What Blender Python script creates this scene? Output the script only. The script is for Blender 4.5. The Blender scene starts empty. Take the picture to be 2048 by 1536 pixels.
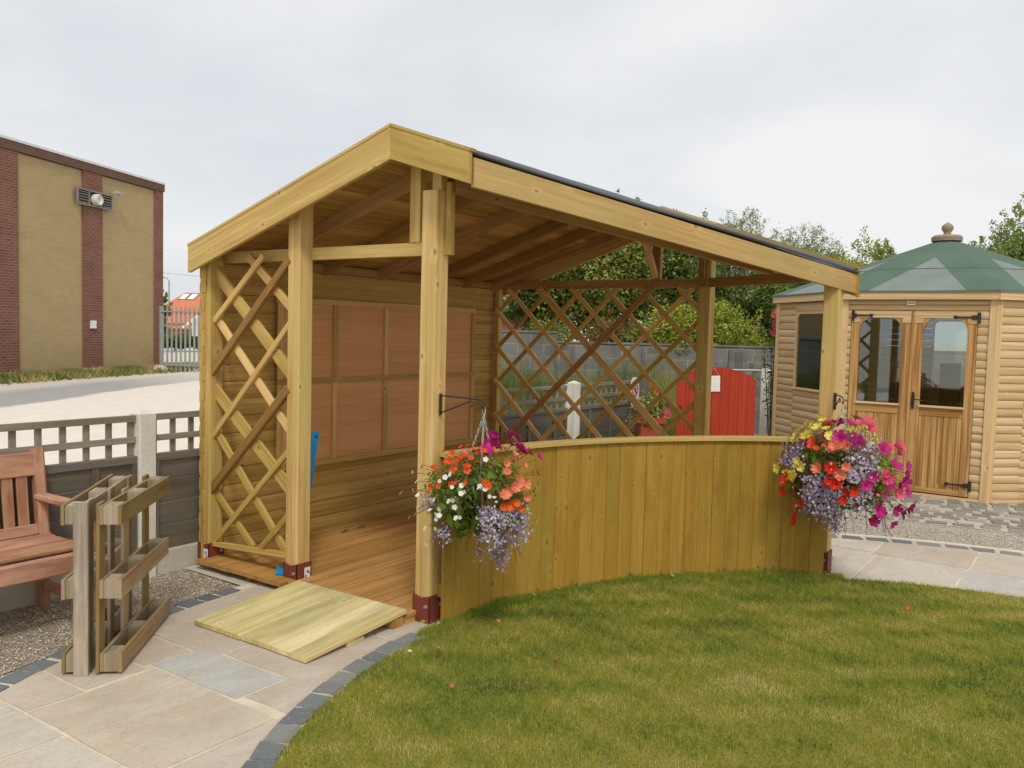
import bpy, bmesh, math, random
import numpy as np
from mathutils import Vector, Matrix
R=math.radians
sc=bpy.context.scene
col=sc.collection
# ---------------- camera
cd=bpy.data.cameras.new('camera'); cam=bpy.data.objects.new('camera',cd); col.objects.link(cam)
M3=[[0.567055,0.035195,-0.822928],[-0.823269,0.055755,-0.564906],[0.026001,0.997824,0.060591]]
m=Matrix(M3).to_4x4(); m.translation=(-3.5227,-4.8106,1.6); cam.matrix_world=m
cd.sensor_width=36; cd.lens=1717.27/2048*36; cd.clip_end=2000; cd.clip_start=.05
sc.camera=cam
# ---------------- world: overcast sky
SUN_EL,SUN_AZ=50,224   # degrees; azimuth measured from +X towards +Y (where the light comes from)
w=bpy.data.worlds.new('World'); sc.world=w; w.use_nodes=True
nt=w.node_tree; nt.nodes.clear()
def N(t,**k):
    n=nt.nodes.new(t)
    for a,b in k.items(): setattr(n,a,b)
    return n
sky=N('ShaderNodeTexSky',sky_type='NISHITA',sun_disc=False,sun_elevation=R(SUN_EL),sun_rotation=R(90-SUN_AZ),air_density=1,dust_density=3)
tc=N('ShaderNodeTexCoord'); mp=N('ShaderNodeMapping'); mp.inputs['Scale'].default_value=(1,1,2.6)
nz=N('ShaderNodeTexNoise'); nz.inputs['Scale'].default_value=2.1; nz.inputs['Detail'].default_value=5; nz.inputs['Roughness'].default_value=.5; nz.inputs['Distortion'].default_value=.3
cr=N('ShaderNodeValToRGB'); e=cr.color_ramp.elements
e[0].position=.36; e[0].color=(6.85,7.1,7.45,1); e[1].position=.62; e[1].color=(8.4,8.45,8.45,1)
mx=N('ShaderNodeMix',data_type='RGBA'); mx.inputs[0].default_value=.93
bg=N('ShaderNodeBackground'); bg.inputs['Strength'].default_value=.1; wo=N('ShaderNodeOutputWorld')
L=nt.links.new
L(tc.outputs['Generated'],mp.inputs['Vector']); L(mp.outputs[0],nz.inputs['Vector']); L(nz.outputs[0],cr.inputs[0])
L(sky.outputs[0],mx.inputs[6]); L(cr.outputs[0],mx.inputs[7]); L(mx.outputs[2],bg.inputs['Color']); L(bg.outputs[0],wo.inputs['Surface'])
sd=bpy.data.lights.new('sun','SUN'); sd.energy=1.5; sd.angle=R(12); sd.color=(1,.95,.86)
so=bpy.data.objects.new('sun',sd); col.objects.link(so)
dv=Vector((math.cos(R(SUN_EL))*math.cos(R(SUN_AZ)),math.cos(R(SUN_EL))*math.sin(R(SUN_AZ)),math.sin(R(SUN_EL))))
so.rotation_euler=dv.to_track_quat('Z','Y').to_euler()
sc.view_settings.view_transform='Standard'; sc.view_settings.look='None'; sc.view_settings.exposure=.14; sc.view_settings.gamma=1
sc.cycles.max_bounces=8; sc.cycles.transparent_max_bounces=12
# ---------------- helpers
def S2L(c): return tuple((x/255/12.92 if x/255<=.04045 else ((x/255+.055)/1.055)**2.4) for x in c)
class G:
    def __init__(s,name,rough=.7,spec=.3):
        s.m=bpy.data.materials.new(name); s.m.use_nodes=True; s.t=s.m.node_tree
        s.b=s.t.nodes['Principled BSDF']; s.b.inputs['Roughness'].default_value=rough; s.b.inputs['Specular IOR Level'].default_value=spec
    def n(s,t,inp={},**k):
        x=s.t.nodes.new(t)
        for a,b in k.items(): setattr(x,a,b)
        for a,b in inp.items():
            if hasattr(b,'node'): s.t.links.new(b,x.inputs[a])
            else: x.inputs[a].default_value=b
        return x
    def math(s,op,a,b=0,c=None):
        i={0:a,1:b}
        if c is not None: i[2]=c
        return s.n('ShaderNodeMath',i,operation=op).outputs[0]
    def vmul(s,v,k): return s.n('ShaderNodeVectorMath',{0:v,1:k},operation='MULTIPLY').outputs[0]
    def vadd(s,v,k): return s.n('ShaderNodeVectorMath',{0:v,1:k},operation='ADD').outputs[0]
    def noise(s,v,sc_,det=3,rough=.5,dist=0,out=0): return s.n('ShaderNodeTexNoise',{'Vector':v,'Scale':sc_,'Detail':det,'Roughness':rough,'Distortion':dist}).outputs[out]
    def mix(s,f,a,b,bt='MIX'):
        x=s.t.nodes.new('ShaderNodeMix'); x.data_type='RGBA'; x.blend_type=bt
        for i,v in ((0,f),(6,a),(7,b)):
            if hasattr(v,'node'): s.t.links.new(v,x.inputs[i])
            else: x.inputs[i].default_value=(v if i==0 else (*v[:3],1))
        return x.outputs[2]
    def ramp(s,f,st):
        x=s.n('ShaderNodeValToRGB',{0:f}); el=x.color_ramp.elements
        while len(el)<len(st): el.new(.5)
        for q,(p,c) in zip(el,st): q.position=p; q.color=(*c,1)
        return x.outputs[0]
    def rng(s,f,a,b,c=0,d=1): return s.n('ShaderNodeMapRange',{0:f,1:a,2:b,3:c,4:d}).outputs[0]
    def uv(s): return s.n('ShaderNodeTexCoord').outputs['UV']
    def ob(s): return s.n('ShaderNodeTexCoord').outputs['Object']
    def at(s,nm): return s.n('ShaderNodeAttribute',attribute_name=nm)
    def col(s,c):
        if hasattr(c,'node'): s.t.links.new(c,s.b.inputs['Base Color'])
        else: s.b.inputs['Base Color'].default_value=(*c[:3],1)
        return s
    def bump(s,h,st=.3,dist=.01):
        x=s.n('ShaderNodeBump',{'Height':h,'Strength':st,'Distance':dist}); s.t.links.new(x.outputs[0],s.b.inputs['Normal']); return s
def plain(name,c,rough=.6,spec=.3,metal=0,var=.12,sc_=8):
    g=G(name,rough,spec); g.b.inputs['Metallic'].default_value=metal
    f=g.noise(g.ob(),sc_,4,.6)
    g.col(g.mix(g.rng(f,.3,.7),[x*(1-var) for x in c],[x*(1+var) for x in c])); return g.m
def wood(name,base,dark,knot=.8,rough=.62,var=.3,wear=None,grain=.55,knc=(.14,.065,.02),green=None,blotch=.35):
    """timber with its grain along U of the UV map; 'tint' is a random number per board"""
    g=G(name,rough,.25)
    ti=g.at('tint').outputs['Fac']
    off=g.n('ShaderNodeCombineXYZ',{0:g.math('MULTIPLY',ti,37.),1:g.math('MULTIPLY',ti,91.)}).outputs[0]
    u=g.vadd(g.uv(),off)
    wob=g.noise(g.vmul(u,(1.3,5,1)),1.5,2,.5,0,1)
    u2=g.vadd(u,g.vmul(wob,(.0,.03,0)))
    # knots
    vor=g.n('ShaderNodeTexVoronoi',{'Vector':g.vmul(u,(5.5,8.5,1)),'Scale':1.0,'Randomness':1.0},feature='F1',voronoi_dimensions='2D')
    vd=vor.outputs['Distance']; sc_n=g.n('ShaderNodeSeparateColor',{0:vor.outputs['Color']}); sel=sc_n.outputs[0]; vd=g.math('DIVIDE',vd,g.rng(sc_n.outputs[1],0,1,.35,1.25))
    on=g.math('GREATER_THAN',sel,1-.26*knot)
    kn=g.math('MULTIPLY',g.math('MULTIPLY',g.rng(vd,.11,.04),.8),on)
    halo=g.math('MULTIPLY',g.rng(vd,.36,.06),on)
    # grain lines bend round the knots
    sep=g.n('ShaderNodeSeparateXYZ',{0:u2}); vv=g.math('ADD',sep.outputs[1],g.math('MULTIPLY',halo,.02))
    cv=g.n('ShaderNodeCombineXYZ',{0:sep.outputs[0],1:vv}).outputs[0]
    f1=g.noise(g.vmul(cv,(.9,42,1)),1.,4,.62,.4); f2=g.noise(g.vmul(cv,(.6,11,1)),1.,2,.5); f3=g.noise(g.vmul(cv,(9,160,1)),1.,2,.5)
    gr=g.math('ADD',g.math('MULTIPLY',f1,.6),g.math('MULTIPLY',f2,.4))
    c=g.mix(g.rng(gr,.62,.38,0,grain+.25),base,dark)
    c=g.mix(g.rng(f3,.4,.8,0,.25),c,dark)
    if green: c=g.mix(g.rng(g.noise(g.vmul(cv,(1.1,4,1)),1.,3,.6),.47,.66,0,.7),c,green)
    if wear: c=g.mix(g.rng(g.noise(g.vmul(cv,(2,9,1)),1.,4,.65),.42,.6,0,.85),c,wear)
    bl_=g.noise(g.vmul(cv,(2.2,6,1)),1.,4,.6); c=g.mix(g.rng(bl_,.52,.72,0,blotch),c,dark)
    lum=g.rng(ti,0,1,1-var,1+var*.55)
    c=g.mix(1.,c,g.n('ShaderNodeCombineColor',{0:lum,1:lum,2:g.math('MULTIPLY',lum,lum)}).outputs[0],'MULTIPLY')
    c=g.mix(g.math('MULTIPLY',halo,.35),c,[min(1,x*1.15) for x in base])
    c=g.mix(g.math('MULTIPLY',kn,g.rng(g.noise(g.vmul(u,(90,90,1)),1.,2,.5),.35,.6,.55,1.)),c,knc)
    g.col(c); g.bump(g.math('SUBTRACT',g.math('ADD',f1,g.math('MULTIPLY',f3,.4)),g.math('MULTIPLY',kn,.5)),.35,.0025)
    return g.m
class MB:
    def __init__(s): s.bm=bmesh.new(); s.uv=s.bm.loops.layers.uv.new('UVMap'); s.t=s.bm.faces.layers.float.new('tint')
    def face(s,vs,uvs,t,mi=0):
        try: f=s.bm.faces.new(vs)
        except ValueError: return
        for l,q in zip(f.loops,uvs): l[s.uv].uv=q
        f[s.t]=t; f.material_index=mi
    def beam(s,a,b,w,h,up=(0,0,1),c=.002,t=None,mi=0,prof=None,cuta=None,cutb=None):
        """bar from a to b; w across, h along 'up'; cuta/cutb: normals of slanted end cuts"""
        a=Vector(a); b=Vector(b); d=(b-a); Ln=d.length; d.normalize()
        up=Vector(up); sd_=d.cross(up).normalized(); up=sd_.cross(d).normalized()
        if t is None: t=random.random()
        if prof is None:
            x,y=w/2,h/2; c=min(c,x*.45,y*.45)
            prof=[(-x+c,-y),(x-c,-y),(x,-y+c),(x,y-c),(x-c,y),(-x+c,y),(-x,y-c),(-x,-y+c)] if c>0 else [(-x,-y),(x,-y),(x,y),(-x,y)]
        n=len(prof); per=[0]
        for i in range(n):
            p,q=prof[i],prof[(i+1)%n]; per.append(per[-1]+math.hypot(p[0]-q[0],p[1]-q[1]))
        r=random.random()*9
        def ring(o,cut):
            out=[]
            for p in prof:
                v=o+sd_*p[0]+up*p[1]
                if cut is not None:
                    nn=Vector(cut); v=v-d*((v-o).dot(nn)/d.dot(nn))
                out.append(s.bm.verts.new(v))
            return out
        A=ring(a,cuta); B=ring(b,cutb)
        for i in range(n):
            j=(i+1)%n; s.face([A[i],A[j],B[j],B[i]],[(r,per[i]),(r,per[i+1]),(r+Ln,per[i+1]),(r+Ln,per[i])],t,mi)
        e=lambda p:(r+p[1]*.2,p[0]+.03)
        s.face(A[::-1],[e(p) for p in prof[::-1]],t,mi); s.face(B,[e(p) for p in prof],t,mi)
    def box(s,x0,x1,y0,y1,z0,z1,c=.002,t=None,ax='x',mi=0):
        m_=((x0+x1)/2,(y0+y1)/2,(z0+z1)/2)
        if ax=='x': s.beam((x0,m_[1],m_[2]),(x1,m_[1],m_[2]),y1-y0,z1-z0,(0,0,1),c,t,mi)
        elif ax=='y': s.beam((m_[0],y0,m_[2]),(m_[0],y1,m_[2]),x1-x0,z1-z0,(0,0,1),c,t,mi)
        else: s.beam((m_[0],m_[1],z0),(m_[0],m_[1],z1),x1-x0,y1-y0,(0,1,0),c,t,mi)
    def tube(s,pts,r,n=8,t=.5,mi=0,cap=True):
        pts=[Vector(p) for p in pts]; rr=r if isinstance(r,(list,tuple)) else [r]*len(pts); rings=[]; pu=None; acc=0
        for i,p in enumerate(pts):
            d=(pts[min(i+1,len(pts)-1)]-pts[max(i-1,0)]).normalized()
            u_=pu if pu is not None else (Vector((0,0,1)) if abs(d.z)<.9 else Vector((1,0,0)))
            sd_=d.cross(u_).normalized(); u_=sd_.cross(d).normalized(); pu=u_
            rings.append([s.bm.verts.new(p+(sd_*math.cos(6.28318*k/n)+u_*math.sin(6.28318*k/n))*rr[i]) for k in range(n)])
        for i in range(len(pts)-1):
            l=(pts[i+1]-pts[i]).length
            for k in range(n):
                j=(k+1)%n; s.face([rings[i][k],rings[i][j],rings[i+1][j],rings[i+1][k]],[(acc,k/n*.3),(acc,(k+1)/n*.3),(acc+l,(k+1)/n*.3),(acc+l,k/n*.3)],t,mi)
            acc+=l
        if cap:
            s.face(rings[0][::-1],[(0,0)]*n,t,mi); s.face(rings[-1],[(0,0)]*n,t,mi)
    def lathe(s,prof,o,n=24,t=.5,mi=0,axis=None):
        o=Vector(o); q=Matrix.Identity(3) if axis is None else Vector(axis).to_track_quat('Z','Y').to_matrix(); rings=[]
        for r_,z in prof: rings.append([s.bm.verts.new(o+q@Vector((max(r_,1e-4)*math.cos(6.28318*k/n),max(r_,1e-4)*math.sin(6.28318*k/n),z))) for k in range(n)])
        for i in range(len(prof)-1):
            for k in range(n):
                j=(k+1)%n; s.face([rings[i][k],rings[i][j],rings[i+1][j],rings[i+1][k]],[(k/n,prof[i][1]),((k+1)/n,prof[i][1]),((k+1)/n,prof[i+1][1]),(k/n,prof[i+1][1])],t,mi)
    def poly(s,P,th,n=(0,0,1),t=None,mi=0):
        """extruded planar polygon: P its outline, th thickness along -n"""
        if t is None: t=random.random()
        n=Vector(n).normalized(); P=[Vector(p) for p in P]; k=len(P)
        le=max(range(k),key=lambda i:(P[(i+1)%k]-P[i]).length); ux=(P[(le+1)%k]-P[le]).normalized(); uy=n.cross(ux)
        A=[s.bm.verts.new(p) for p in P]; B=[s.bm.verts.new(p-n*th) for p in P]; r=random.random()*5
        e=[(p.dot(ux)+r,p.dot(uy)) for p in P]
        s.face(A,e,t,mi); s.face(B[::-1],e[::-1],t,mi); acc=0
        for i in range(k):
            j=(i+1)%k; l=(P[j]-P[i]).length; s.face([A[j],A[i],B[i],B[j]],[(acc+l,0),(acc,0),(acc,th),(acc+l,th)],t,mi); acc+=l
    def build(s,name,mat,parent=None,smooth=False,loc=None):
        bmesh.ops.recalc_face_normals(s.bm,faces=s.bm.faces)
        me=bpy.data.meshes.new(name); s.bm.to_mesh(me); s.bm.free()
        for q in (mat if isinstance(mat,(list,tuple)) else [mat]): me.materials.append(q)
        if smooth:
            me.polygons.foreach_set('use_smooth',[True]*len(me.polygons)); me.set_sharp_from_angle(angle=R(40))
        o=bpy.data.objects.new(name,me); col.objects.link(o)
        if loc is not None: o.location=loc; o.parent=parent
        elif parent is not None: attach(o,parent)
        return o
def tag(o,label=None,cat=None,group=None,kind=None):
    for k,v in (('label',label),('category',cat),('group',group),('kind',kind)):
        if v: o[k]=v
    return o
def empty(name,loc,label,cat,group=None,rz=0):
    o=bpy.data.objects.new(name,None); col.objects.link(o); o.location=loc; o.rotation_euler.z=rz; o.empty_display_size=.1
    return tag(o,label,cat,group)
def attach(o,root):
    """keep world position of a part built in world coordinates under a root that stands elsewhere"""
    o.parent=root
    if root.type=='EMPTY': o.matrix_parent_inverse=Matrix.LocRotScale(root.location,root.rotation_euler,None).inverted()
    return o
def copy_part(o,parent,loc=None,rot=None,scale=None,mat=None):
    c=o.copy(); col.objects.link(c); c.parent=parent
    if loc is not None: c.location=loc
    if rot is not None: c.rotation_euler=rot
    if scale is not None: c.scale=(scale,)*3
    return c
def npmesh(name,V,F,mat,tint=None,parent=None,mi=None):
    """mesh from numpy: V (n,3), F (m,k)"""
    me=bpy.data.meshes.new(name); k=F.shape[1]; me.vertices.add(len(V)); me.vertices.foreach_set('co',V.astype(np.float32).ravel())
    me.loops.add(F.size); me.loops.foreach_set('vertex_index',F.astype(np.int32).ravel())
    me.polygons.add(len(F)); me.polygons.foreach_set('loop_start',np.arange(0,F.size,k,dtype=np.int32)); me.polygons.foreach_set('loop_total',np.full(len(F),k,dtype=np.int32))
    for q in (mat if isinstance(mat,(list,tuple)) else [mat]): me.materials.append(q)
    if mi is not None: me.polygons.foreach_set('material_index',mi.astype(np.int32))
    if tint is not None:
        a=me.attributes.new('tint','FLOAT','FACE'); a.data.foreach_set('value',tint.astype(np.float32))
    me.update(calc_edges=True); o=bpy.data.objects.new(name,me); col.objects.link(o); o.parent=parent; return o
def unit(v): return v/np.maximum(np.linalg.norm(v,axis=-1,keepdims=True),1e-9)
def leaves(rng,P,Nn,size,asp=.45,droop=.2):
    """leaf quads (diamonds) at P with facing Nn; returns V,F"""
    n=len(P); r=unit(rng.normal(size=(n,3))); d=unit(np.cross(Nn,r)); d=unit(d+Nn*.35+np.array([0,0,-droop])); s_=unit(np.cross(d,Nn+.3*rng.normal(size=(n,3))))
    L_=(size*(.6+.8*rng.random((n,1)))); W=L_*asp
    up=np.cross(s_,d)
    V=np.stack([P-d*L_*.5,P+s_*W*.5+up*L_*.08,P+d*L_*.5-up*L_*.12,P-s_*W*.5+up*L_*.08],1).reshape(-1,3)
    F=np.arange(4*n).reshape(n,4); return V,F
def leafmat(name,cols,rough=.5,trans=.25,spec=.3):
    """cols: list of (tint position, colour)"""
    g=G(name,rough,spec); t=g.at('tint').outputs['Fac']
    g.col(g.ramp(t,cols))
    g.b.inputs['Subsurface Weight'].default_value=0
    tr=g.n('ShaderNodeBsdfTranslucent',{'Color':g.mix(.5,g.ramp(t,cols),(.2,.25,.02))}); mixs=g.n('ShaderNodeMixShader',{0:trans})
    g.t.links.new(g.b.outputs[0],mixs.inputs[1]); g.t.links.new(tr.outputs[0],mixs.inputs[2]); g.t.links.new(mixs.outputs[0],g.t.nodes['Material Output'].inputs['Surface'])
    return g.m
# ---------------- materials
random.seed(11); rng=np.random.default_rng(5)
W_fas=wood('fascia_pine',S2L((204,172,112)),S2L((158,122,66)),.9,green=S2L((176,156,98)))
W_post=wood('treated_pine',S2L((222,192,126)),S2L((174,134,70)),.7,green=S2L((196,178,104)))
W_roof=wood('roof_boards',S2L((206,170,104)),S2L((150,108,58)),.9)
W_raf=wood('rafter_timber',S2L((186,148,94)),S2L((134,98,54)),.8)  # same pine as the posts, browner tint puts the roof's shade into the colour
W_wall=wood('olive_treated_boards',S2L((182,144,58)),S2L((142,106,34)),1.3,var=.09,green=S2L((156,132,60)),grain=.35,blotch=.75)
W_clad=wood('back_wall_boards',S2L((206,172,98)),S2L((156,116,56)),1.,var=.15)
W_deck=wood('deck_boards',S2L((206,160,96)),S2L((152,106,54)),.6,var=.15)
W_ramp=wood('ramp_boards',S2L((238,226,176)),S2L((202,178,118)),.6,var=.10,green=S2L((158,156,112)),blotch=.6,grain=.7)
W_lat=wood('lattice_pine',S2L((226,194,122)),S2L((176,136,70)),.6)
W_red=wood('brown_pine',S2L((180,138,82)),S2L((132,96,52)),.5)
W_pav=wood('cedar_cladding',S2L((224,196,152)),S2L((180,146,102)),.5,var=.12)
W_pavp=wood('summerhouse_trim',S2L((236,206,158)),S2L((196,156,106)),.5,var=.08)
W_door=wood('door_boards',S2L((218,176,112)),S2L((150,104,58)),.3,var=.12,grain=.8)
W_grey=wood('weathered_fence',S2L((140,128,114)),S2L((84,74,66)),.4,var=.2,wear=S2L((112,110,104)))
W_rail=wood('fence_trellis_wood',S2L((158,148,132)),S2L((118,108,94)),.2,var=.1)
W_pal=wood('pallet_wood',S2L((178,146,98)),S2L((118,92,58)),.6,var=.28,wear=S2L((156,142,116)),blotch=.6)
W_palg=wood('grey_pallet_wood',S2L((172,158,136)),S2L((118,104,86)),.3,var=.15,wear=S2L((184,168,140)),blotch=.6)
W_bench=wood('bench_hardwood',S2L((186,138,112)),S2L((146,100,78)),.1,var=.15,wear=S2L((206,160,132)))
W_paint=wood('red_painted_boards',S2L((184,66,40)),S2L((154,48,28)),.3,var=.08,grain=.4,knc=S2L((130,26,14)))
M_shoe=plain('red_oxide_metal',S2L((124,62,48)),.6,.3,0,.1)
M_white=plain('white_label',S2L((232,232,228)),.4); M_black=plain('black_ink',(.02,.02,.02),.5)
M_iron=plain('black_iron',(.03,.022,.018),.45,.5,0,.3); M_steel=plain('galvanised_steel',S2L((200,200,196)),.3,.5,.7,.1)
M_ply=wood('plywood_board',S2L((230,176,120)),S2L((204,148,98)),0.,var=.04,grain=.5,blotch=.3); M_blue=plain('blue_plastic',S2L((30,140,196)),.4,.4,0,.05)
def feltmat(name,c,v=.25):
    g=G(name,.9,.15); f=g.noise(g.ob(),400,2,.7); f2=g.noise(g.ob(),2.2,4,.6)
    g.col(g.mix(g.rng(f2,.3,.7),g.mix(g.rng(f,.3,.7),[x*(1-v) for x in c],[x*(1+v) for x in c]),[x*.8 for x in c])); g.bump(f,.4,.002); return g.m
M_felt=feltmat('roof_felt',S2L((112,114,120)),.35); M_feltl=feltmat('pale_green_felt',S2L((134,144,138))); M_feltg=feltmat('green_felt',S2L((98,118,102)))
def concmat(name,c,sc_=1,bump=.3,fine=90):
    g=G(name,.9,.2); o=g.ob(); a=g.noise(o,3*sc_,5,.65); b=g.noise(o,fine*sc_,3,.6)
    g.col(g.mix(g.rng(b,.35,.7,0,.45),g.mix(g.rng(a,.3,.7),[x*.78 for x in c],[x*1.12 for x in c]),[x*.6 for x in c])); g.bump(b,bump,.004); return g.m
M_conc=concmat('concrete',S2L((206,200,184))); M_rough=concmat('pebbled_concrete_post',S2L((232,228,216)),1,1.,70)
def gravelmat(name,c1,c2,c3,s=70,patch=None):
    g=G(name,.9,.2); o=g.ob()
    v=g.n('ShaderNodeTexVoronoi',{'Vector':o,'Scale':s}); r=g.n('ShaderNodeSeparateColor',{0:v.outputs['Color']}).outputs[0]
    c=g.ramp(r,[(0,c1),(.5,c2),(1,c3)]); big=g.noise(o,1.1,5,.6)
    c=g.mix(g.rng(v.outputs['Distance'],.25,.6,0,.65),c,[x*.35 for x in c1])
    c=g.mix(g.rng(big,.45,.7,0,.5),c,patch or [x*.7 for x in c1])
    g.col(c); g.bump(g.math('SUBTRACT',1.,v.outputs['Distance']),.8,.01); return g.m
M_grav=gravelmat('gravel',S2L((160,144,122)),S2L((206,192,168)),S2L((228,218,200)),85,S2L((150,128,96)))
M_grav2=gravelmat('pale_gravel',S2L((196,184,166)),S2L((216,206,190)),S2L((234,226,214)),95,S2L((206,194,178)))
M_stone=gravelmat('loose_stone',S2L((150,138,120)),S2L((205,192,170)),S2L((236,228,214)),25)
# ---------------- setting
def sheet(name,pts,z,mat,holes=None):
    mb=MB(); vs=[mb.bm.verts.new((x,y,z)) for x,y in pts]; mb.face(vs,[(x,y) for x,y in pts],.5)
    o=mb.build(name,mat); tag(o,kind='structure'); return o
def circ(r,n=160,c=(-.045,-4.768),a0=0,a1=360): return [(c[0]+r*math.cos(R(a0+(a1-a0)*i/n)),c[1]+r*math.sin(R(a0+(a1-a0)*i/n))) for i in range(n+(a1-a0<360))]
g=G('far_ground',.95,.1); o_=g.ob(); a_=g.noise(o_,.12,5,.6); b_=g.noise(o_,3,5,.7); f_=g.noise(o_,40,3,.7)
sep=g.n('ShaderNodeSeparateXYZ',{0:o_})
yd=g.mix(g.rng(b_,.35,.7,0,.6),S2L((232,224,212)),S2L((214,202,186)))
# old tarmac patch across the yard, its edge follows the wheel tracks
ln=g.math('ADD',g.math('SUBTRACT',sep.outputs[1],g.math('MULTIPLY',sep.outputs[0],.63)),g.math('MULTIPLY',g.math('SUBTRACT',a_,.5),2.2))
tm=g.math('MULTIPLY',g.rng(ln,9.,9.25),g.rng(ln,12.8,11.2)); tm=g.math('MULTIPLY',tm,g.rng(sep.outputs[0],15,9))
yd=g.mix(g.math('MULTIPLY',tm,.85),yd,S2L((150,150,150)))
yd=g.mix(g.rng(ln,11.8,12.6,0,.6),yd,S2L((190,184,172)))
yd=g.mix(g.rng(f_,.5,.75,0,.3),yd,S2L((170,160,145)))
g.col(yd); g.bump(f_,.3,.01)
sheet('ground',[(-700,-700),(700,-700),(700,700),(-700,700)],-.03,g.m)
sheet('gravel_bed',[(-9,-14),(12,-14),(12,.16),(-9,.16)],-.012,M_grav)
sheet('gravel_path',circ(5.02),-.006,M_grav2)
# gravel left of the shelter is coarser, so it lies over the pale ring there
sheet('gravel_strip',[(-6,-2.2),(-4.1,-1.4),(-2.5,-1.0),(-.16,-.45),(-.16,.155),(-6,.155)],-.001,M_grav)
M_mort=concmat('mortar',S2L((226,212,188)),2)
sheet('paving_bed',circ(4.22),.0085,M_mort)
g=G('lawn_soil',.95,.1); n1=g.noise(g.ob(),1.6,4,.6); n2=g.noise(g.ob(),60,3,.7)
g.col(g.mix(g.rng(n2,.3,.7),g.mix(g.rng(n1,.35,.65),S2L((120,128,48)),S2L((150,140,66))),S2L((96,90,42)))); 
sheet('lawn_soil',circ(2.76),.016,g.m)
g=G('meadow_soil',.95,.1); n2=g.noise(g.ob(),3,5,.7); g.col(g.mix(g.rng(n2,.3,.7),S2L((96,104,52)),S2L((140,130,84))))
sheet('meadow',[(3.25,.2),(6.5,6.3),(16,18),(50,10),(50,.2)],-.016,g.m)
# paving slabs
g=G('sandstone_slab',.8,.25); t_=g.at('tint').outputs['Fac']; o_=g.ob()
base=g.ramp(t_,[(0,S2L((204,190,170))),(.3,S2L((194,182,166))),(.55,S2L((204,196,180))),(.75,S2L((202,196,184))),(.93,S2L((190,190,184)))])
wv=g.noise(g.vmul(g.vadd(o_,g.n('ShaderNodeCombineXYZ',{0:g.math('MULTIPLY',t_,50.)}).outputs[0]),(3,9,1)),1.,5,.6,1.2)
c=g.mix(g.rng(wv,.5,.68,0,.35),base,S2L((192,164,136))); c=g.mix(g.rng(wv,.45,.3,0,.35),c,S2L((222,212,194)))
sp=g.noise(o_,55,4,.7); c=g.mix(g.rng(sp,.52,.75,0,.35),c,S2L((140,122,104))); big=g.noise(o_,1.7,5,.65); c=g.mix(g.rng(big,.45,.72,0,.4),c,S2L((160,144,122))); g.col(c); g.bump(g.math('ADD',wv,g.math('MULTIPLY',sp,.5)),.6,.012)
M_slab=g.m; 
def clipc(P,r,c=(-.045,-4.768),n=72):
    for i in range(n):
        a=2*math.pi*i/n; nx,ny=math.cos(a),math.sin(a); out=[]
        for k in range(len(P)):
            p,q=P[k],P[(k+1)%len(P)]; dp=(p[0]-c[0])*nx+(p[1]-c[1])*ny-r; dq=(q[0]-c[0])*nx+(q[1]-c[1])*ny-r
            if dp<=0: out.append(p)
            if dp*dq<0: t=dp/(dp-dq); out.append((p[0]+(q[0]-p[0])*t,p[1]+(q[1]-p[1])*t))
        P=out
        if len(P)<3: return None
    return P
mb=MB()
def slab(x0,x1,y0,y1,t):
    j=.009; k=.008
    pts=[(x0+j,y0+j),(x1-j,y0+j),(x1-j,y1-j),(x0+j,y1-j)]
    Q=[]
    for i in range(4):
        p,q=pts[i],pts[(i+1)%4]; n_=max(2,int(math.hypot(q[0]-p[0],q[1]-p[1])/.12))
        for s_ in range(n_): Q.append((p[0]+(q[0]-p[0])*s_/n_+random.uniform(-.004,.004),p[1]+(q[1]-p[1])*s_/n_+random.uniform(-.004,.004)))
    Q=clipc(Q,4.13)
    if not Q: return
    if max(math.hypot(p[0]+.045,p[1]+4.768) for p in Q)<2.7: return
    mb.poly([(x,y,.013+random.uniform(-.0012,.0012)) for x,y in Q],.012,(0,0,1),t)
hand=[(-1.83,-1.57,-1.3,-.5,.05),(-1.57,-1.27,-1.28,-.5,.2),(-1.27,-1.01,-1.24,-.4,.3),(-1.24,-.95,-1.86,-1.24,.97),(-1.2,-.93,-2.15,-1.86,.33),(-1.83,-1.24,-2.14,-1.3,.0),(-1.01,-.38,-1.39,-.4,.28),(-.95,-.3,-2.2,-1.39,.25),(-2.4,-1.83,-1.62,-.8,.62),(-2.5,-1.83,-2.35,-1.62,.5),(-1.83,-1.2,-3.1,-2.14,.4),(-.38,.3,-1.39,-.3,.3),(-.3,.3,-2.2,-1.39,.4),(-2.5,-1.83,-3.1,-2.35,.1),(-3.1,-2.5,-2.0,-.9,.3),(-3.1,-2.5,-3.1,-2.0,.75)]
for h in hand: slab(*h)
hand2=[(2.45,3.3,-3.5,-2.9,.55),(3.3,4.2,-3.46,-2.6,.5),(2.4,3.26,-4.1,-3.5,.52),(3.26,4.2,-4.12,-3.46,.3),(2.5,3.22,-4.9,-4.1,.9),(3.22,4.2,-4.9,-4.12,.2),(2.0,2.75,-5.6,-4.9,.5),(2.75,3.5,-5.6,-4.9,.3),(3.5,4.2,-5.6,-4.9,.6)]
for h in hand2: slab(*h)
def inh(x,y): return any(a-.01<x<b+.01 and c_-.01<y<d_+.01 for a,b,c_,d_,_ in hand+hand2)
x=-4.3
while x<4.3:
    wd=random.choice([.45,.6,.6,.75]); y=-9.1+random.random()*.3
    while y<-.4:
        hg=random.choice([.45,.6,.8,.9])
        if not any(not(x+wd<=a or x>=b or y+hg<=c_ or y>=d_) for a,b,c_,d_,_ in hand+hand2): slab(x,x+wd,y,y+hg,random.random())
        y+=hg
    x+=wd
tag(mb.build('paving_slabs',M_slab),kind='structure')
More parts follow.
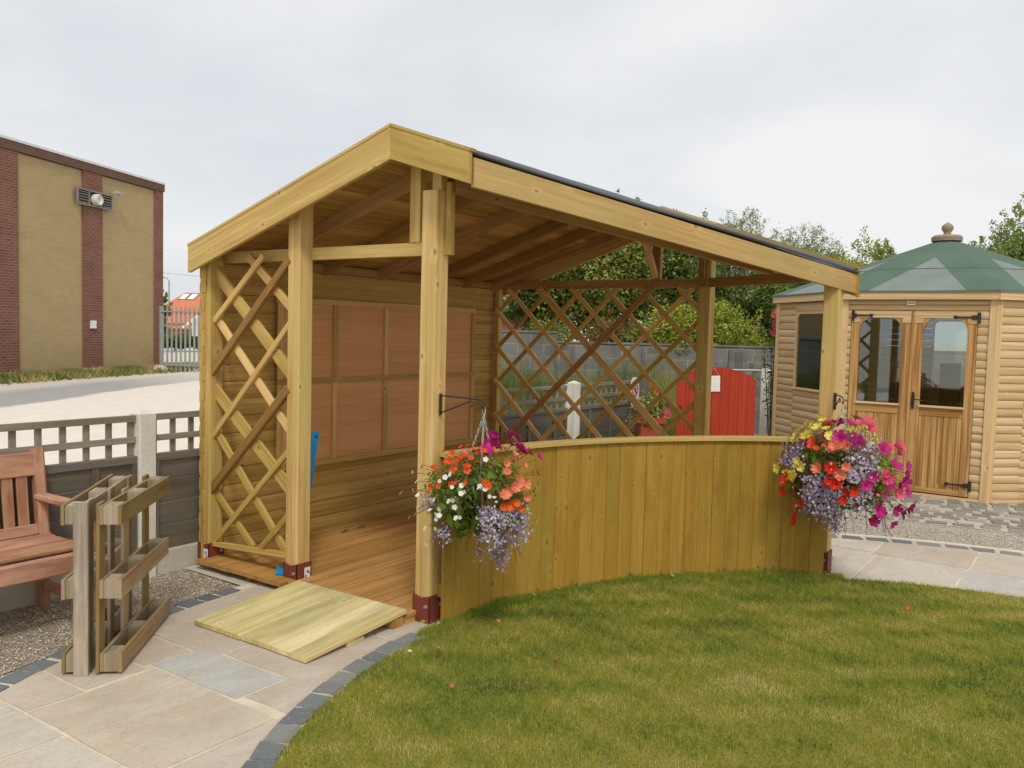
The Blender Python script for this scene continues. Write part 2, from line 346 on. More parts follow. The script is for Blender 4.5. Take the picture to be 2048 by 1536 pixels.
g=G('dark_setts',.75,.3); t_=g.at('tint').outputs['Fac']; sp=g.noise(g.ob(),45,4,.7)
c=g.ramp(t_,[(0,S2L((96,102,108))),(.6,S2L((120,124,124))),(1,S2L((140,140,134)))]); g.col(g.mix(g.rng(sp,.5,.75,0,.5),c,S2L((160,154,140)))); g.bump(sp,.5,.006); M_sett=g.m
g=G('cobble_setts',.75,.3); t_=g.at('tint').outputs['Fac']; sp=g.noise(g.ob(),45,4,.7)
c=g.ramp(t_,[(0,S2L((126,124,118))),(.5,S2L((142,138,130))),(.93,S2L((166,160,150))),(1,S2L((206,202,194)))]); g.col(g.mix(g.rng(sp,.5,.75,0,.5),c,S2L((196,184,162)))); g.bump(sp,.5,.006); M_cob=g.m
def setts(name,r0,r1,a0,a1,ln,gap,mat,z=.014,cx=-.045,cy=-4.768,rj=.0):
    mb=MB(); rm=(r0+r1)/2; a=a0
    while a<a1:
        l=ln*random.uniform(.85,1.15); da=math.degrees(l/rm); t=random.random(); q=[]
        for rr,s_ in ((r0,0),(r0,1),(r1,1),(r1,0)):
            th=R(a+da*s_); r2=rr+random.uniform(-.007,.007); th+=random.uniform(-.003,.003); q.append((cx+r2*math.cos(th),cy+r2*math.sin(th)))
        # chamfered top
        mx_=sum(p[0] for p in q)/4; my_=sum(p[1] for p in q)/4; zt=z+random.uniform(-.002,.003)
        T=[(mx_+(p[0]-mx_)*.95,my_+(p[1]-my_)*.95,zt) for p in q]; A=[mb.bm.verts.new(p) for p in T]; B=[mb.bm.verts.new((p[0],p[1],z-.013)) for p in q]
        mb.face(A,[(0,0)]*4,t)
        for i in range(4): j=(i+1)%4; mb.face([A[j],A[i],B[i],B[j]],[(0,0)]*4,t)
        a+=da+math.degrees(gap/rm)
    return tag(mb.build(name,mat),kind='structure')
setts('lawn_edging_setts',2.76,2.868,92.5,320,.125,.014,M_sett,.019)
setts('outer_edging_setts',4.135,4.24,93,185,.12,.02,M_sett)
setts('far_edging_setts',3.995,4.095,-75,33,.16,.03,M_sett,.016)
k=0; r_=5.0
while r_<8.2:
    setts('cobbled_setts',r_,r_+.085,-40,45,.15,.05,M_cob,.010); r_+=.142; k+=1
# merge the cobble rows into one
rows=[o for o in col.objects if o.name.startswith('cobbled_setts')]
bmj=bmesh.new(); 
for o in rows: bmj.from_mesh(o.data)
bmj.to_mesh(rows[0].data); bmj.free(); rows[0]['kind']='structure'
for o in rows[1:]: bpy.data.objects.remove(o)
sheet('cobble_bed',circ(8.3,80,a0=-42,a1=47)+circ(4.99,80,a0=47,a1=-42) if False else [(-.045+r*math.cos(R(a)),-4.768+r*math.sin(R(a))) for r,aa in ((8.3,range(-42,48,3)),(4.97,range(47,-43,-3))) for a in aa],-.002,concmat('cobble_mortar',S2L((200,190,170)),2))
sheet('shelter_slab',[(-.17,.05),(-.19,-.92),(-.12,-2.02),(.3,-2.1),(1.4,-2.3),(2.5,-3.3),(3.3,-2.3),(3.3,.05)],.008,M_conc)
# loose stones
def stones(name,n,xf,smin,smax,mat,z=0):
    P=xf(n); n=len(P); V0=np.array([(1,0,0),(-1,0,0),(0,1,0),(0,-1,0),(0,0,1),(0,0,-.4)],float)
    F0=np.array([(0,2,4),(2,1,4),(1,3,4),(3,0,4),(2,0,5),(1,2,5),(3,1,5),(0,3,5)])
    s_=rng.uniform(smin,smax,(n,1,1)); a=rng.random(n)*6.28; V=V0[None]*s_*rng.uniform(.6,1.2,(n,6,1))*np.array([1,1,.6])
    ca,sa=np.cos(a)[:,None],np.sin(a)[:,None]; V=np.stack([V[...,0]*ca-V[...,1]*sa,V[...,0]*sa+V[...,1]*ca,V[...,2]],-1)+P[:,None,:]
    F=(F0[None]+np.arange(n)[:,None,None]*6).reshape(-1,3)
    o=npmesh(name,V.reshape(-1,3),F,mat,np.repeat(rng.random(n),8)); return tag(o,kind='stuff')
g=G('pebbles',.85,.2); g.col(g.ramp(g.at('tint').outputs['Fac'],[(0,S2L((132,120,100))),(.5,S2L((200,188,164))),(1,S2L((238,230,216)))])); M_peb=g.m
def gl(n):
    x=rng.uniform(-4,-.17,n); y=rng.uniform(-2.,.12,n); k=(np.hypot(x+.045,y+4.768)>4.24); return np.stack([x,y,np.full(n,.001)],1)[k]
tag(stones('gravel_stones',30000,gl,.003,.009,M_peb),'loose beige and grey gravel in front of the low fence','gravel')
def gr2(n):
    r=rng.uniform(4.09,4.99,n); a=np.radians(rng.uniform(-35,38,n)); return np.stack([-.045+r*np.cos(a),-4.768+r*np.sin(a),np.full(n,-.003)],1)
tag(stones('pale_gravel_stones',14000,gr2,.003,.009,M_peb),'pale loose gravel ring between paving and cobbled setts','gravel')
# lawn grass
def lowf(x,y,sc_,seed):
    r=np.random.default_rng(seed); v=0
    for k in range(7): a=r.random()*6.28; f=sc_*(.6+1.6*r.random()); v=v+np.sin((x*np.cos(a)+y*np.sin(a))*f+r.random()*6.28)
    return v/7
def grass(name,x,y,h0,h1,w0,mat,z=.016,lean=.5,tint=None,hs=1):
    n=len(x); a=rng.random(n)*6.28; h=rng.uniform(h0,h1,n)*hs; w_=w0*rng.uniform(.7,1.3,n); la=rng.random(n)*6.28; l=h*lean*rng.random(n)
    dx,dy=np.cos(a)*w_/2,np.sin(a)*w_/2
    V=np.stack([np.stack([x-dx,y-dy,np.full(n,z)],1),np.stack([x+dx,y+dy,np.full(n,z)],1),np.stack([x+np.cos(la)*l,y+np.sin(la)*l,z+h],1)],1).reshape(-1,3)
    return npmesh(name,V,np.arange(3*n).reshape(n,3),mat,tint)
M_grass=leafmat('grass_blades',[(0,S2L((66,106,34))),(.3,S2L((122,152,50))),(.6,S2L((178,176,70))),(.85,S2L((212,194,104))),(1,S2L((222,208,150)))],.55,.3)
n=430000; r_=2.765*np.sqrt(rng.random(n))+.03*rng.random(n)**3; a_=rng.random(n)*6.2832; x=-.045+r_*np.cos(a_); y=-4.768+r_*np.sin(a_)
lf=lowf(x,y,2.6,1)*.55+lowf(x,y,9,2)*.55+lowf(x,y,26,3)*.5+lowf(x,y,60,9)*.35
near=np.hypot(x+.045,y+4.768)
tint=np.clip(.5+lf*.8+rng.normal(0,.17,n)-.06*np.clip((near-2.45)/.3,0,1)*(y>-3.6),0,1)
tint=np.where(rng.random(n)<.06,np.clip(rng.normal(.93,.06,n),0,1),tint); hs_=1+.45*lowf(x,y,20,12)-.25*(tint>.75)
o=grass('lawn_grass',x,y,.010,.025,.0028,M_grass,tint=tint,hs=hs_); tag(o,'short mown lawn with green and yellowed patches curving round the shelter','lawn grass',kind='stuff')
nq=16000; th_=np.radians(rng.uniform(28,93,nq)); rr_=2.812-np.abs(rng.normal(0,.03,nq)); x=-.045+rr_*np.cos(th_); y=-4.768+rr_*np.sin(th_)
tag(grass('uncut_grass_edge',x,y,.02,.05,.003,M_grass,.01,.6,np.clip(.45+.3*lowf(x,y,6,21)+rng.normal(0,.15,nq),0,1),hs=1+.5*lowf(x,y,7,22)),'longer uncut grass along the foot of the curved board front','grass',kind='stuff')
# ---------------- the timber shelter
AZ=lambda a:2.664-.325*(1.686-a) if a<1.686 else 2.664-.337*(a-1.686)
def XE(a): return np.interp(a,[-.05,2.2,3.43],[3.28,3.18,2.62])
def XS(a): return -.15 if a<2.204 else -.15+(a-2.204)/(3.418-2.204)*2.77
gz=empty('garden_shelter',(1.5,-1.4,0),'new open timber shelter with pitched felt roof, trellis sides and curved board front','shelter')
sq=.0525; cr_=.007
PROF=[(-sq+cr_,-sq),(sq-cr_,-sq),(sq-cr_*.3,-sq+cr_*.3),(sq,-sq+cr_),(sq,sq-cr_),(sq-cr_*.3,sq-cr_*.3),(sq-cr_,sq),(-sq+cr_,sq),(-sq+cr_*.3,sq-cr_*.3),(-sq,sq-cr_),(-sq,-sq+cr_),(-sq+cr_*.3,-sq+cr_*.3)]
posts=[('A',0,0,2.04),('B',.02,-.82,2.36),('C',.046,-1.84,2.335),('D',2.50,-3.29,1.985),('E',3.115,-2.14,2.4)]
for nm,px,py,zt in posts:
    mb=MB(); mb.beam((px,py,.03),(px,py,zt),.105,.105,(0,1,0),prof=PROF); p=mb.build('post',W_post,gz)
    if nm=='E': continue
    mb=MB(); h=.15; s0=.068; 
    for sx,sy in ((-1,0),(1,0),(0,-1),(0,1)):
        if sx: mb.poly([(px+sx*.0545,py-.0585,.0),(px+sx*.0545,py+.0585,.0),(px+sx*.0545,py+.0585,h+.015),(px+sx*.0545,py,h),(px+sx*.0545,py-.0585,h+.015)] if sx<0 else [(px+sx*.0585,py-.0585,.0),(px+sx*.0585,py+.0585,.0),(px+sx*.0585,py+.0585,h+.015),(px+sx*.0585,py,h),(px+sx*.0585,py-.0585,h+.015)],.004,(1,0,0),.5)
        else: mb.poly([(px-.0585,py+sy*.0585,0),(px+.0585,py+sy*.0585,0),(px+.0585,py+sy*.0585,h+.015),(px-.0585,py+sy*.0585,h+.015)],.004,(0,sy,0),.5)
    mb.box(px-.07,px+.07,py-.07,py+.07,0,.008,t=.5)
    sh=mb.build('post_shoe',M_shoe,p)
    for dx,dy in ((-1,0),(0,-1),(1,0)):
        mb=MB(); q=Vector((px+dx*.058+(0 if dx else .035),py+dy*.058+(0 if dy else -.035),.105)); mb.tube([q,q+Vector((dx,dy,0))*.016],.006,8); mb.tube([q,q+Vector((dx,dy,0))*.004],.011,6)
        mb.build('bolt',M_steel,p)
    if nm in 'AB':
        mb=MB()
        if nm=='A': mb.box(px-.0600,px-.0590,py-.05,py-.005,.045,.125,0); f=lambda u,z0,z1,w_: mb2.box(px-.0608,px-.0602,py-.05+u,py-.05+u+w_,z0,z1,0)
        else: mb.box(px+.0,px+.047,py-.0635,py-.0625,.05,.135,0); f=lambda u,z0,z1,w_: mb2.box(px+u,px+u+w_,py-.0643,py-.0638,z0+.006,z1+.006,0)
        st=mb.build('sticker',M_white,p); mb2=MB(); f(.02,.095,.108,.013)
        for q in range(5): f(.006+q*.0022,.052,.085,.0012)
        mb2.build('sticker_print',M_black,p)
# --- ties, king posts, braces, beams
def part(name,mat,*beams,**k):
    mb=MB()
    for b in beams: mb.beam(*b)
    return mb.build(name,mat,k.get('parent',gz))
part('tie_beam',W_post,((.075,.0,2.035),(.075,-1.92,2.035),.038,.072,(0,0,1)))
part('king_post',W_post,((.075,-1.69,2.072),(.075,-1.69,2.56),.075,.05,(1,0,0)))
part('brace',W_raf,((.10,-1.69,2.1),(.42,-1.69,2.5),.045,.05,(0,0,1)))
part('post_block',W_post,((.075,-1.915,2.0),(.075,-1.915,2.38),.035,.04,(1,0,0)))
part('post_block',W_post,((.05,-1.86,2.337),(.05,-1.86,2.46),.06,.05,(1,0,0)))
part('tie_beam',W_raf,((3.13,-.0,2.035),(3.13,-2.11,2.035),.038,.072,(0,0,1)))
part('tie_beam',W_raf,((3.10,-2.14,2.035),(2.50,-3.27,2.035),.038,.072,(0,0,1)))
part('king_post',W_raf,((3.13,-1.69,2.072),(3.13,-1.69,2.56),.075,.05,(1,0,0)))
part('brace',W_post,((3.10,-1.69,2.09),(2.78,-1.69,2.5),.045,.05,(0,0,1)))
part('post_block',W_raf,((3.04,-2.13,2.0),(3.04,-2.13,2.42),.045,.06,(1,0,0)))
part('front_beam',W_raf,((.09,-1.93,2.37),(2.36,-2.90,2.085),.045,.095,(0,0,1)))
part('front_plate',W_raf,((-.1,-2.19,2.40),(2.55,-3.37,1.99),.03,.09,(0,0,1)))
part('ridge_beam',W_raf,((-.1,-1.686,2.555),(3.12,-1.686,2.555),.04,.1,(0,0,1)))
part('wall_plate',W_raf,((-.06,-.015,2.03),(3.24,-.015,2.03),.05,.06,(0,0,1)))
for xr in (-.1,.36,.96,1.55,2.17,2.65,3.07):
    part('rafter',W_raf,((xr,.0,AZ(0)-.095),(xr,-1.67,AZ(1.67)-.095),.045,.085,(0,0,1)))
for xr in (.5,1.1,1.7,2.3,2.9):
    ae=min(3.3,2.204+(xr+.15)/2.77*1.214-.05,) ; part('rafter',W_raf,((xr,-1.70,AZ(1.70)-.093),(xr,-ae,AZ(ae)-.093),.04,.08,(0,0,1)))
# --- roof boards
def strips(a0,a1,step,name,mat,zo):
    mb=MB(); a=a0
    while a<a1-1e-6:
        b=min(a+step,a1); q=b-.003
        P=[(XS(a)+.03,-a,AZ(a)-zo),(XE(a)-.02,-a,AZ(a)-zo),(XE(q)-.02,-q,AZ(q)-zo),(XS(q)+.03,-q,AZ(q)-zo)]
        nn=(Vector(P[1])-Vector(P[0])).cross(Vector(P[2])-Vector(P[0])); nn=nn if nn.z>0 else -nn
        mb.poly(P,.015,nn); a=b
    return mb.build(name,mat,gz)
strips(-.04,1.684,.092,'roof_boards',W_roof,.036); strips(1.688,3.40,.092,'roof_boards',W_roof,.036)
def felt(a0,a1,n=14):
    mb=MB(); m_=40; gr=[]
    for i in range(n+1):
        a=a0+(a1-a0)*i/n; row=[]
        for j in range(m_+1):
            x0,x1=XS(a)-(.008 if a>2.2 else -.03),XE(a)-.055
            row.append(mb.bm.verts.new((x0+(x1-x0)*j/m_,-a,AZ(a)-.005+.006*math.sin(j*1.1+i*.7)+.005*math.sin(j*2.7+i*.4))))
        gr.append(row)
    for i in range(n):
        for j in range(m_): mb.face([gr[i][j],gr[i][j+1],gr[i+1][j+1],gr[i+1][j]],[(0,0)]*4,.5)
    o=mb.build('roof_felt',M_felt,gz,True); s=o.modifiers.new('s','SOLIDIFY'); s.thickness=.017; s.offset=-1; return o
felt(-.06,1.686); f=felt(1.686,3.415)
def board(name,P,n,th=.028,mat=W_post): mb=MB(); mb.poly(P,th,n); return mb.build(name,mat,gz)
board('rake_board',[(-.15,.045,AZ(-.045)-.008),(-.15,.045,AZ(-.045)-.175),(-.15,-1.685,AZ(1.686)-.178),(-.15,-1.685,AZ(1.686)-.010)],(-1,0,0))
board('rake_board',[(-.150,-1.687,AZ(1.686)-.010),(-.150,-1.687,AZ(1.686)-.178),(-.150,-2.204,AZ(2.204)-.168),(-.150,-2.204,AZ(2.204)-.008)],(-1,0,0))
def capstrip(a0,a1,xa,xb,w_=.05,up=0):
    mb=MB(); d=-w_ if xa>1 else w_
    P=[(xa,-a0,AZ(a0)+.006+up),(xb,-a1,AZ(a1)+.006+up),(xb+d,-a1,AZ(a1)+.006+up),(xa+d,-a0,AZ(a0)+.006+up)]
    nn=(Vector(P[1])-Vector(P[0])).cross(Vector(P[2])-Vector(P[0])); nn=nn if nn.z>0 else -nn
    mb.poly(P,.015+up,nn); return mb.build('roof_trim',W_post,gz)
capstrip(-.05,1.685,-.154,-.154); capstrip(1.687,2.215,-.154,-.154); 
capstrip(-.05,1.68,XE(-.05)+.004,XE(1.68)+.004); capstrip(1.69,2.2,XE(1.69)+.004,XE(2.2)+.004,.05,.02); capstrip(2.2,3.43,XE(2.2)+.004,XE(3.43)+.004,.05,.02)
fn=Vector((-(3.418-2.204),-2.77,0)).normalized(); P0=Vector((-.12,-2.217,0)); P1=Vector((2.62,-3.418,0))
zf=lambda p:AZ(-p.y)-.036
board('fascia_board',[(P0.x,P0.y,zf(P0)),(P0.x,P0.y,zf(P0)-.142),(P1.x,P1.y,zf(P1)-.125),(P1.x,P1.y,zf(P1))],fn,mat=W_fas)
for a0,a1 in ((-.05,1.685),(1.687,2.2),(2.2,3.42)):
    x0,x1=XE(a0),XE(a1); n_=Vector((a1-a0,x0-x1,0)); n_=n_ if n_.x>0 else -n_
    board('rake_board',[(x0,-a0,AZ(a0)-.01),(x0,-a0,AZ(a0)-.185),(x1,-a1,AZ(a1)-.185),(x1,-a1,AZ(a1)-.01)],n_)
board('eaves_board',[(-.12,.05,2.06),(3.26,.05,2.06),(3.26,.05,1.96),(-.12,.05,1.96)],(0,1,0),.02)
# --- back wall
def logs(mb,p,q,z0,z1,n,rowh,dep=.02,bul=.012,jit=True,seg=None):
    """horizontal rounded boards on the wall from p to q (2D), bulging along n"""
    p=Vector((*p,0)); q=Vector((*q,0)); n=Vector((*n,0)).normalized(); k=round((z1-z0)/rowh); rowh=(z1-z0)/k
    for i in range(k):
        zc=z0+(i+.5)*rowh; hh=rowh/2-.0015
        pr=[(-dep/2,-hh),(dep/2,-hh),(dep/2+bul*.55,-hh*.8),(dep/2+bul*.9,-hh*.4),(dep/2+bul,0),(dep/2+bul*.9,hh*.4),(dep/2+bul*.5,hh*.8),(dep/2,hh),(-dep/2,hh)]
        a,b=p+Vector((0,0,zc)),q+Vector((0,0,zc)); d=(b-a).normalized()
        if d.cross(Vector((0,0,1))).dot(n)<0: a,b=b,a
        mb.beam(a,b,1,1,(0,0,1),prof=pr)
mb=MB(); logs(mb,(-.06,0.012),(3.2,0.012),.05,1.80,(0,-1),.118,.02,.006)
mb.box(-.06,3.2,-.016,.02,1.803,1.998); mb.build('back_wall',W_clad,gz)
mb=MB(); logs(mb,(-.056,.034),(3.22,.034),.02,2.0,(0,1),.118,.018,.01); mb.build('back_wall_outer_boards',W_clad,gz)
mb=MB(); mb.box(3.12,3.18,-.075,-.03,.07,2.0,ax='z'); mb.build('corner_batten',W_lat,gz)
# notice board
mb=MB(); mb.poly([(.53,-.030,.60),(2.78,-.030,.60),(2.78,-.030,1.79),(.53,-.030,1.79)],.012,(0,-1,0),.5); nb=mb.build('notice_board',M_ply,gz)
mb=MB(); mb.box(.51,2.80,-.05,-.02,1.762,1.805); mb.box(.51,2.80,-.05,-.02,.57,.613); mb.box(.512,2.798,-.046,-.0305,1.185,1.222)
for xm in (.512,1.04,1.595,2.17,2.755): mb.box(xm,xm+.043,-.048,-.0305,.613,1.1845,ax='z'); mb.box(xm,xm+.043,-.048,-.0305,1.2225,1.7615,ax='z')
mb.build('frame',W_lat,nb)
# --- trellis
LA=[(0.0,1.97,.78,1.30,.082),(0.0,1.20,.78,.595,.082),(.36,2.03,.76,1.71,.052),(.04,1.65,.78,.945,.052),(.04,.91,.76,.19,.05),(.03,.51,.43,.19,.045)]
LB=[(.53,2.03,.05,1.62,.036,0),(.78,2.0,.03,1.275,.046,1),(.78,1.62,.04,.865,.036,0),(.78,1.225,.02,.495,.052,1),(.78,.845,.06,.17,.036,0),(.78,.45,.49,.17,.036,0)]
mb=MB()
for a,z,b,z2,w_ in LA: mb.beam((.004,-a,z),(.004,-b,z2),w_,.02,(1,0,0))
for a,z,b,z2,w_,k in LB:
    if not k: mb.beam((-.018,-a,z),(-.018,-b,z2),w_,.02,(1,0,0))
mb.beam((-.01,-.04,.155),(-.01,-.78,.20),.03,.04,(1,0,0)); tl=mb.build('trellis_panel',W_lat,gz)
mb=MB()
for a,z,b,z2,w_,k in LB:
    if k: mb.beam((-.024,-a,z),(-.024,-b,z2),w_,.032,(1,0,0))
mb.build('brown_batten',W_red,tl)
mb=MB(); mb2=MB()
def clipz(z0,s_,zlo=.14,zhi=2.0,a0=.05,a1=2.085):
    # z=z0+s(a-.07)
    A=[a0,a1]; 
    al=(zlo-z0)/s_+.07; ah=(zhi-z0)/s_+.07
    lo,hi=min(al,ah),max(al,ah); A0,A1=max(a0,lo),min(a1,hi)
    return (A0,z0+s_*(A0-.07),A1,z0+s_*(A1-.07)) if A1-A0>.05 else None
for k in range(-2,11):
    c_=clipz(.80+.329*k,-.965)
    if c_: mb.beam((3.112,-c_[0],c_[1]),(3.112,-c_[2],c_[3]),.06 if k==5 else .04,.02,(1,0,0))
for k in range(-1,12):
    c_=clipz(1.785-.334*k,.97)
    if c_: (mb2 if k==4 else mb).beam((3.090 if k==4 else 3.134,-c_[0],c_[1]),(3.090 if k==4 else 3.134,-c_[2],c_[3]),.052 if k==4 else .038,.02,(1,0,0),.002,.75 if k==4 else None)
mb.box(3.105,3.14,-2.09,-.05,.11,.14,ax='y'); tr=mb.build('trellis_panel',W_lat,gz); mb2.build('brown_batten',W_red,tr)
# --- deck
mb=MB(); a=.03
while a<3.22:
    b=a+.118; am=(a+b)/2
    xs=-.135 if am<.86 else -.085
    if am>1.84:
        dy=4.768-am; rr=2.885; xs=-.045+math.sqrt(max(rr*rr-dy*dy,0))+.015 if dy<rr else .0
        xs=max(xs,.11 if am<1.95 else xs)
    xe=3.1 if am<2.14 else 3.1-(am-2.14)/(3.29-2.14)*.6
    if xe-xs>.05: mb.box(xs+random.uniform(-.004,.004),xe,-b+.004,-a,.046,.072,.003)
    a=b+(.012 if abs(a-.856)<.06 else 0)
dk=mb.build('deck',W_deck,gz)
mb=MB()
for y in (-.08,-.5,-.95,-1.4,-1.78): mb.box(-.09,3.0,y-.02,y+.02,.01,.0455)
mb.build('joist',W_deck,dk)
# --- curved front
cx,cy=-.045,-4.768
mb=MB(); th=88.3; k=0
while th>30.6:
    da=math.degrees(.0985/2.83); t1=R(th); t0=R(th-da+.015); r=2.828+random.uniform(-.0015,.0015)
    p=Vector((cx+r*math.cos(t1),cy+r*math.sin(t1),0)); q=Vector((cx+r*math.cos(t0),cy+r*math.sin(t0),0)); m_=(p+q)/2; w_=(q-p).length
    rad=Vector((cx-m_.x,cy-m_.y,0)).normalized()
    mb.beam((m_.x,m_.y,.025+random.uniform(-.006,.006)),(m_.x,m_.y,.917),w_,.018,rad,.003); th-=da
cw=mb.build('curved_front_boards',W_wall,gz)
def arc(r0,r1,z0,z1,a0,a1,name,mat,parent,n=24,t=.6):
    mb=MB(); Rg=[]
    for i in range(n+1):
        a=R(a0+(a1-a0)*i/n); Rg.append([mb.bm.verts.new((cx+rr*math.cos(a),cy+rr*math.sin(a),z)) for rr,z in ((r0,z0),(r1,z0),(r1,z1),(r0,z1))])
    L_=abs(R(a1-a0))*r0/n; per=[0,r1-r0,r1-r0+z1-z0,2*(r1-r0)+z1-z0,2*(r1-r0+z1-z0)]
    for i in range(n):
        for j in range(4): jj=(j+1)%4; mb.face([Rg[i][j],Rg[i][jj],Rg[i+1][jj],Rg[i+1][j]],[(i*L_,per[j]),(i*L_,per[j+1]),((i+1)*L_,per[j+1]),((i+1)*L_,per[j])],t)
    mb.face(Rg[0],[(0,0)]*4,t); mb.face(Rg[-1][::-1],[(0,0)]*4,t); return mb.build(name,mat,parent)
arc(2.795,2.875,.918,.944,88.0,31.0,'capping_rail',W_post,cw)
arc(2.845,2.885,.70,.77,88,31,'inner_rail',W_wall,cw); arc(2.845,2.885,.15,.22,88,31,'inner_rail',W_wall,cw)
# --- ramp
rp=empty('ramp',(-.43,-1.38,0),'pale new timber ramp of flat boards lying on paving at the shelter entrance','ramp')
mb=MB(); n_=7; w_=.86/n_
for i in range(n_):
    y=-.945-w_*(i+.5); mb.beam((-.79+random.uniform(-.004,.004),y,.030),(-.085,y,.083),w_-.003,.024,(0,0,1),.003)
mb.build('ramp_boards',W_ramp,rp)
mb=MB(); mb.box(-.19,-.11,-1.80,-.97,.014,.062,ax='y'); mb.build('ramp_bearer',W_deck,rp)
mb=MB(); mb.box(-.52,-.40,-1.795,-.97,.014,.037,ax='y'); mb.build('ramp_bearer',W_ramp,rp)
# --- blue straight edge behind the second post
mb=MB(); mb.beam((.15,-.66,.076),(.36,-.60,.915),.055,.022,(0,1,0),.004); mb.tube([(.352,-.615,.885),(.352,-.585,.885)],.008,8,mi=1)
tag(mb.build('blue_straight_edge',[M_blue,M_black]),'bright blue flat plastic bar leaning inside the shelter behind a post','tool')
mb=MB(); mb.beam((-.04,-.73,.078),(.03,-.66,.10),.05,.006,(0,0,1),.002); tag(mb.build('plastic_scrap',M_blue),'small bright blue plastic scrap on the deck behind trellis foot','plastic scrap')
M_dg=plain('dry_grass',S2L((96,104,52)))
for (x,y,lb) in ((1.0,-.22,'left sprig of cut grass dropped on the deck'),(1.18,-.2,'right sprig of cut grass dropped on the deck')):
    mb=MB()
    for k in range(6): a=random.uniform(-.5,.5); mb.beam((x-.03,y,.076),(x+.05*math.cos(a),y+.05*math.sin(a),.08+random.random()*.012),.004,.002,(0,0,1),0)
    tag(mb.build('grass_clipping',M_dg),lb,'grass sprig','grass clippings on the deck')
# ---------------- fences
def spot(D,Lt): return Vector((-3.5227+.8237*D+.567*Lt,-4.8106+.567*D-.8237*Lt,0))   # metres ahead of and to the right of the viewpoint
def PX(u,D): return spot(D,(u-1024)/1717.*D)
def ZH(u,v,D): return 1.6+((664+(u-1000)*.026)-v)*D/1717.
def conc_post(x,y,h,label,w_=.115,top=True):
    mb=MB(); s=w_/2
    mb.box(x-s,x+s,y-s,y+s,-.02,h-.03,.006,ax='z'); 
    A=[mb.bm.verts.new((x+a*s,y+b*s,h-.03)) for a,b in ((-1,-1),(1,-1),(1,1),(-1,1))]; t=mb.bm.verts.new((x,y,h))
    for i in range(4): mb.face([A[i],A[(i+1)%4],t],[(0,0)]*3,.5)
    o=mb.build('fence_post',M_rough); tag(o,label,'concrete post','concrete posts of the low fence'); return o
def panel(x0,x1,label,grp='low timber fence panels',y=.1,th=.04,nv=None):
    e=empty('garden_fence',((x0+x1)/2,y,0),label,'fence panel',grp)
    mb=MB(); mb.box(x0,x1,y-.03,y+.01,-.02,.145,.004); mb.build('gravel_board',M_conc,e)
    mb=MB(); z=.15
    for i in range(4):
        h=.155; mb.beam((x0,y-.004+.0,z+h/2-.004),(x1,y-.004,z+h/2-.004+random.uniform(-.004,.004)),.012,h+.012,(0,-.16,1),.001); z+=.148
    mb.build('boards',W_grey,e)
    mb=MB(); mb.box(x0,x1,y-.035,y+.012,.728,.775,.003)
    nb=0 if abs(x0+.367)<.01 else 3
    for i in range(nb): xb=x0+(x1-x0)*(i+.5)/nb if nb>1 else 0; mb.box(xb-.022,xb+.022,y-.03,y-.012,.15,.727,.002,ax='z')
    mb.box(x0,x0+.03,y-.036,y-.012,.15,.727,.002,ax='z'); mb.box(x1-.03,x1,y-.036,y-.012,.15,.727,.002,ax='z'); mb.build('frame',W_grey,e)
    mb=MB(); mb.box(x0,x1,y-.022,y+.002,.987,1.027,.002); mb.box(x0,x1,y-.020,y+.0,.855,.893,.002)
    n=nv or round((x1-x0)/.138)
    for i in range(n+1): xv=x0+.02+(x1-x0-.04)*i/n; mb.box(xv-.019,xv+.019,y+.003,y+.018,.776,1.0,.002,ax='z')
    mb.build('trellis_top',W_rail,e); return e
for x0,x1,lb in ((-3.83,-2.17,'weathered grey fence panel with trellis top behind left end of bench'),(-2.06,-.487,'weathered grey fence panel with square trellis top directly behind the wooden bench'),(-.367,1.29,'grey fence panel between the white concrete post and the shelter'),(3.19,4.69,'grey fence panel seen through trellis left of the far white post'),(4.96,6.5,'grey fence panel seen through trellis right of the far white post')):
    panel(x0,x1,lb)
conc_post(-.427,.1,1.062,'pebble textured white concrete post behind the upright pallets')
conc_post(-2.115,.1,1.062,'white concrete post behind the wooden bench')
conc_post(4.87,.1,1.07,'white concrete post seen through middle of far trellis')
mb=MB(); mb.box(4.69,4.74,.08,.12,0,1.03,ax='z'); tag(mb.build('fence_batten',M_rough),'thin white upright just left of the far concrete post','concrete post')
mb=MB(); mb.box(6.53,6.68,.04,.16,-.02,1.06,ax='z'); tag(mb.build('timber_post',W_grey),'thick weathered timber post carrying the round red and white sign','post')
sg=empty('warning_sign',(6.3,.03,.92),'white sign with red ring and slash on the fence end','sign')
mb=MB(); pts=[]
for i in range(24): a=6.2832*i/24; pts.append((6.28+.125*math.cos(a),.035,.88+.10*max(-1,min(1,1.3*math.sin(a)))+.09*math.sin(a)))
mb.poly(pts,.006,(0,-1,0),.5); mb.build('sign_plate',M_white,sg)
M_redp=plain('red_sign_paint',S2L((200,36,32)),.4)
mb=MB()
def ringf(mb,c,r0,r1,y,n=28):
    A=[[mb.bm.verts.new((c[0]+r*math.cos(6.2832*i/n),y,c[1]+r*math.sin(6.2832*i/n))) for r in (r0,r1)] for i in range(n)]
    for i in range(n): mb.face([A[i][0],A[i][1],A[(i+1)%n][1],A[(i+1)%n][0]],[(0,0)]*4,.5)
ringf(mb,(6.28,.91),.062,.082,.026); mb.beam((6.235,.026,.955),(6.325,.026,.865),.001,.018,(1,0,1),0); mb.box(6.22,6.34,.025,.0285,.745,.79,0); mb.build('red_ring',M_redp,sg)
mb=MB(); mb.box(6.272,6.288,.0285,.031,.87,.94,0); mb.beam((6.28,.029,.90),(6.305,.029,.935),.002,.01,(1,0,0),0); mb.build('symbol',M_black,sg)
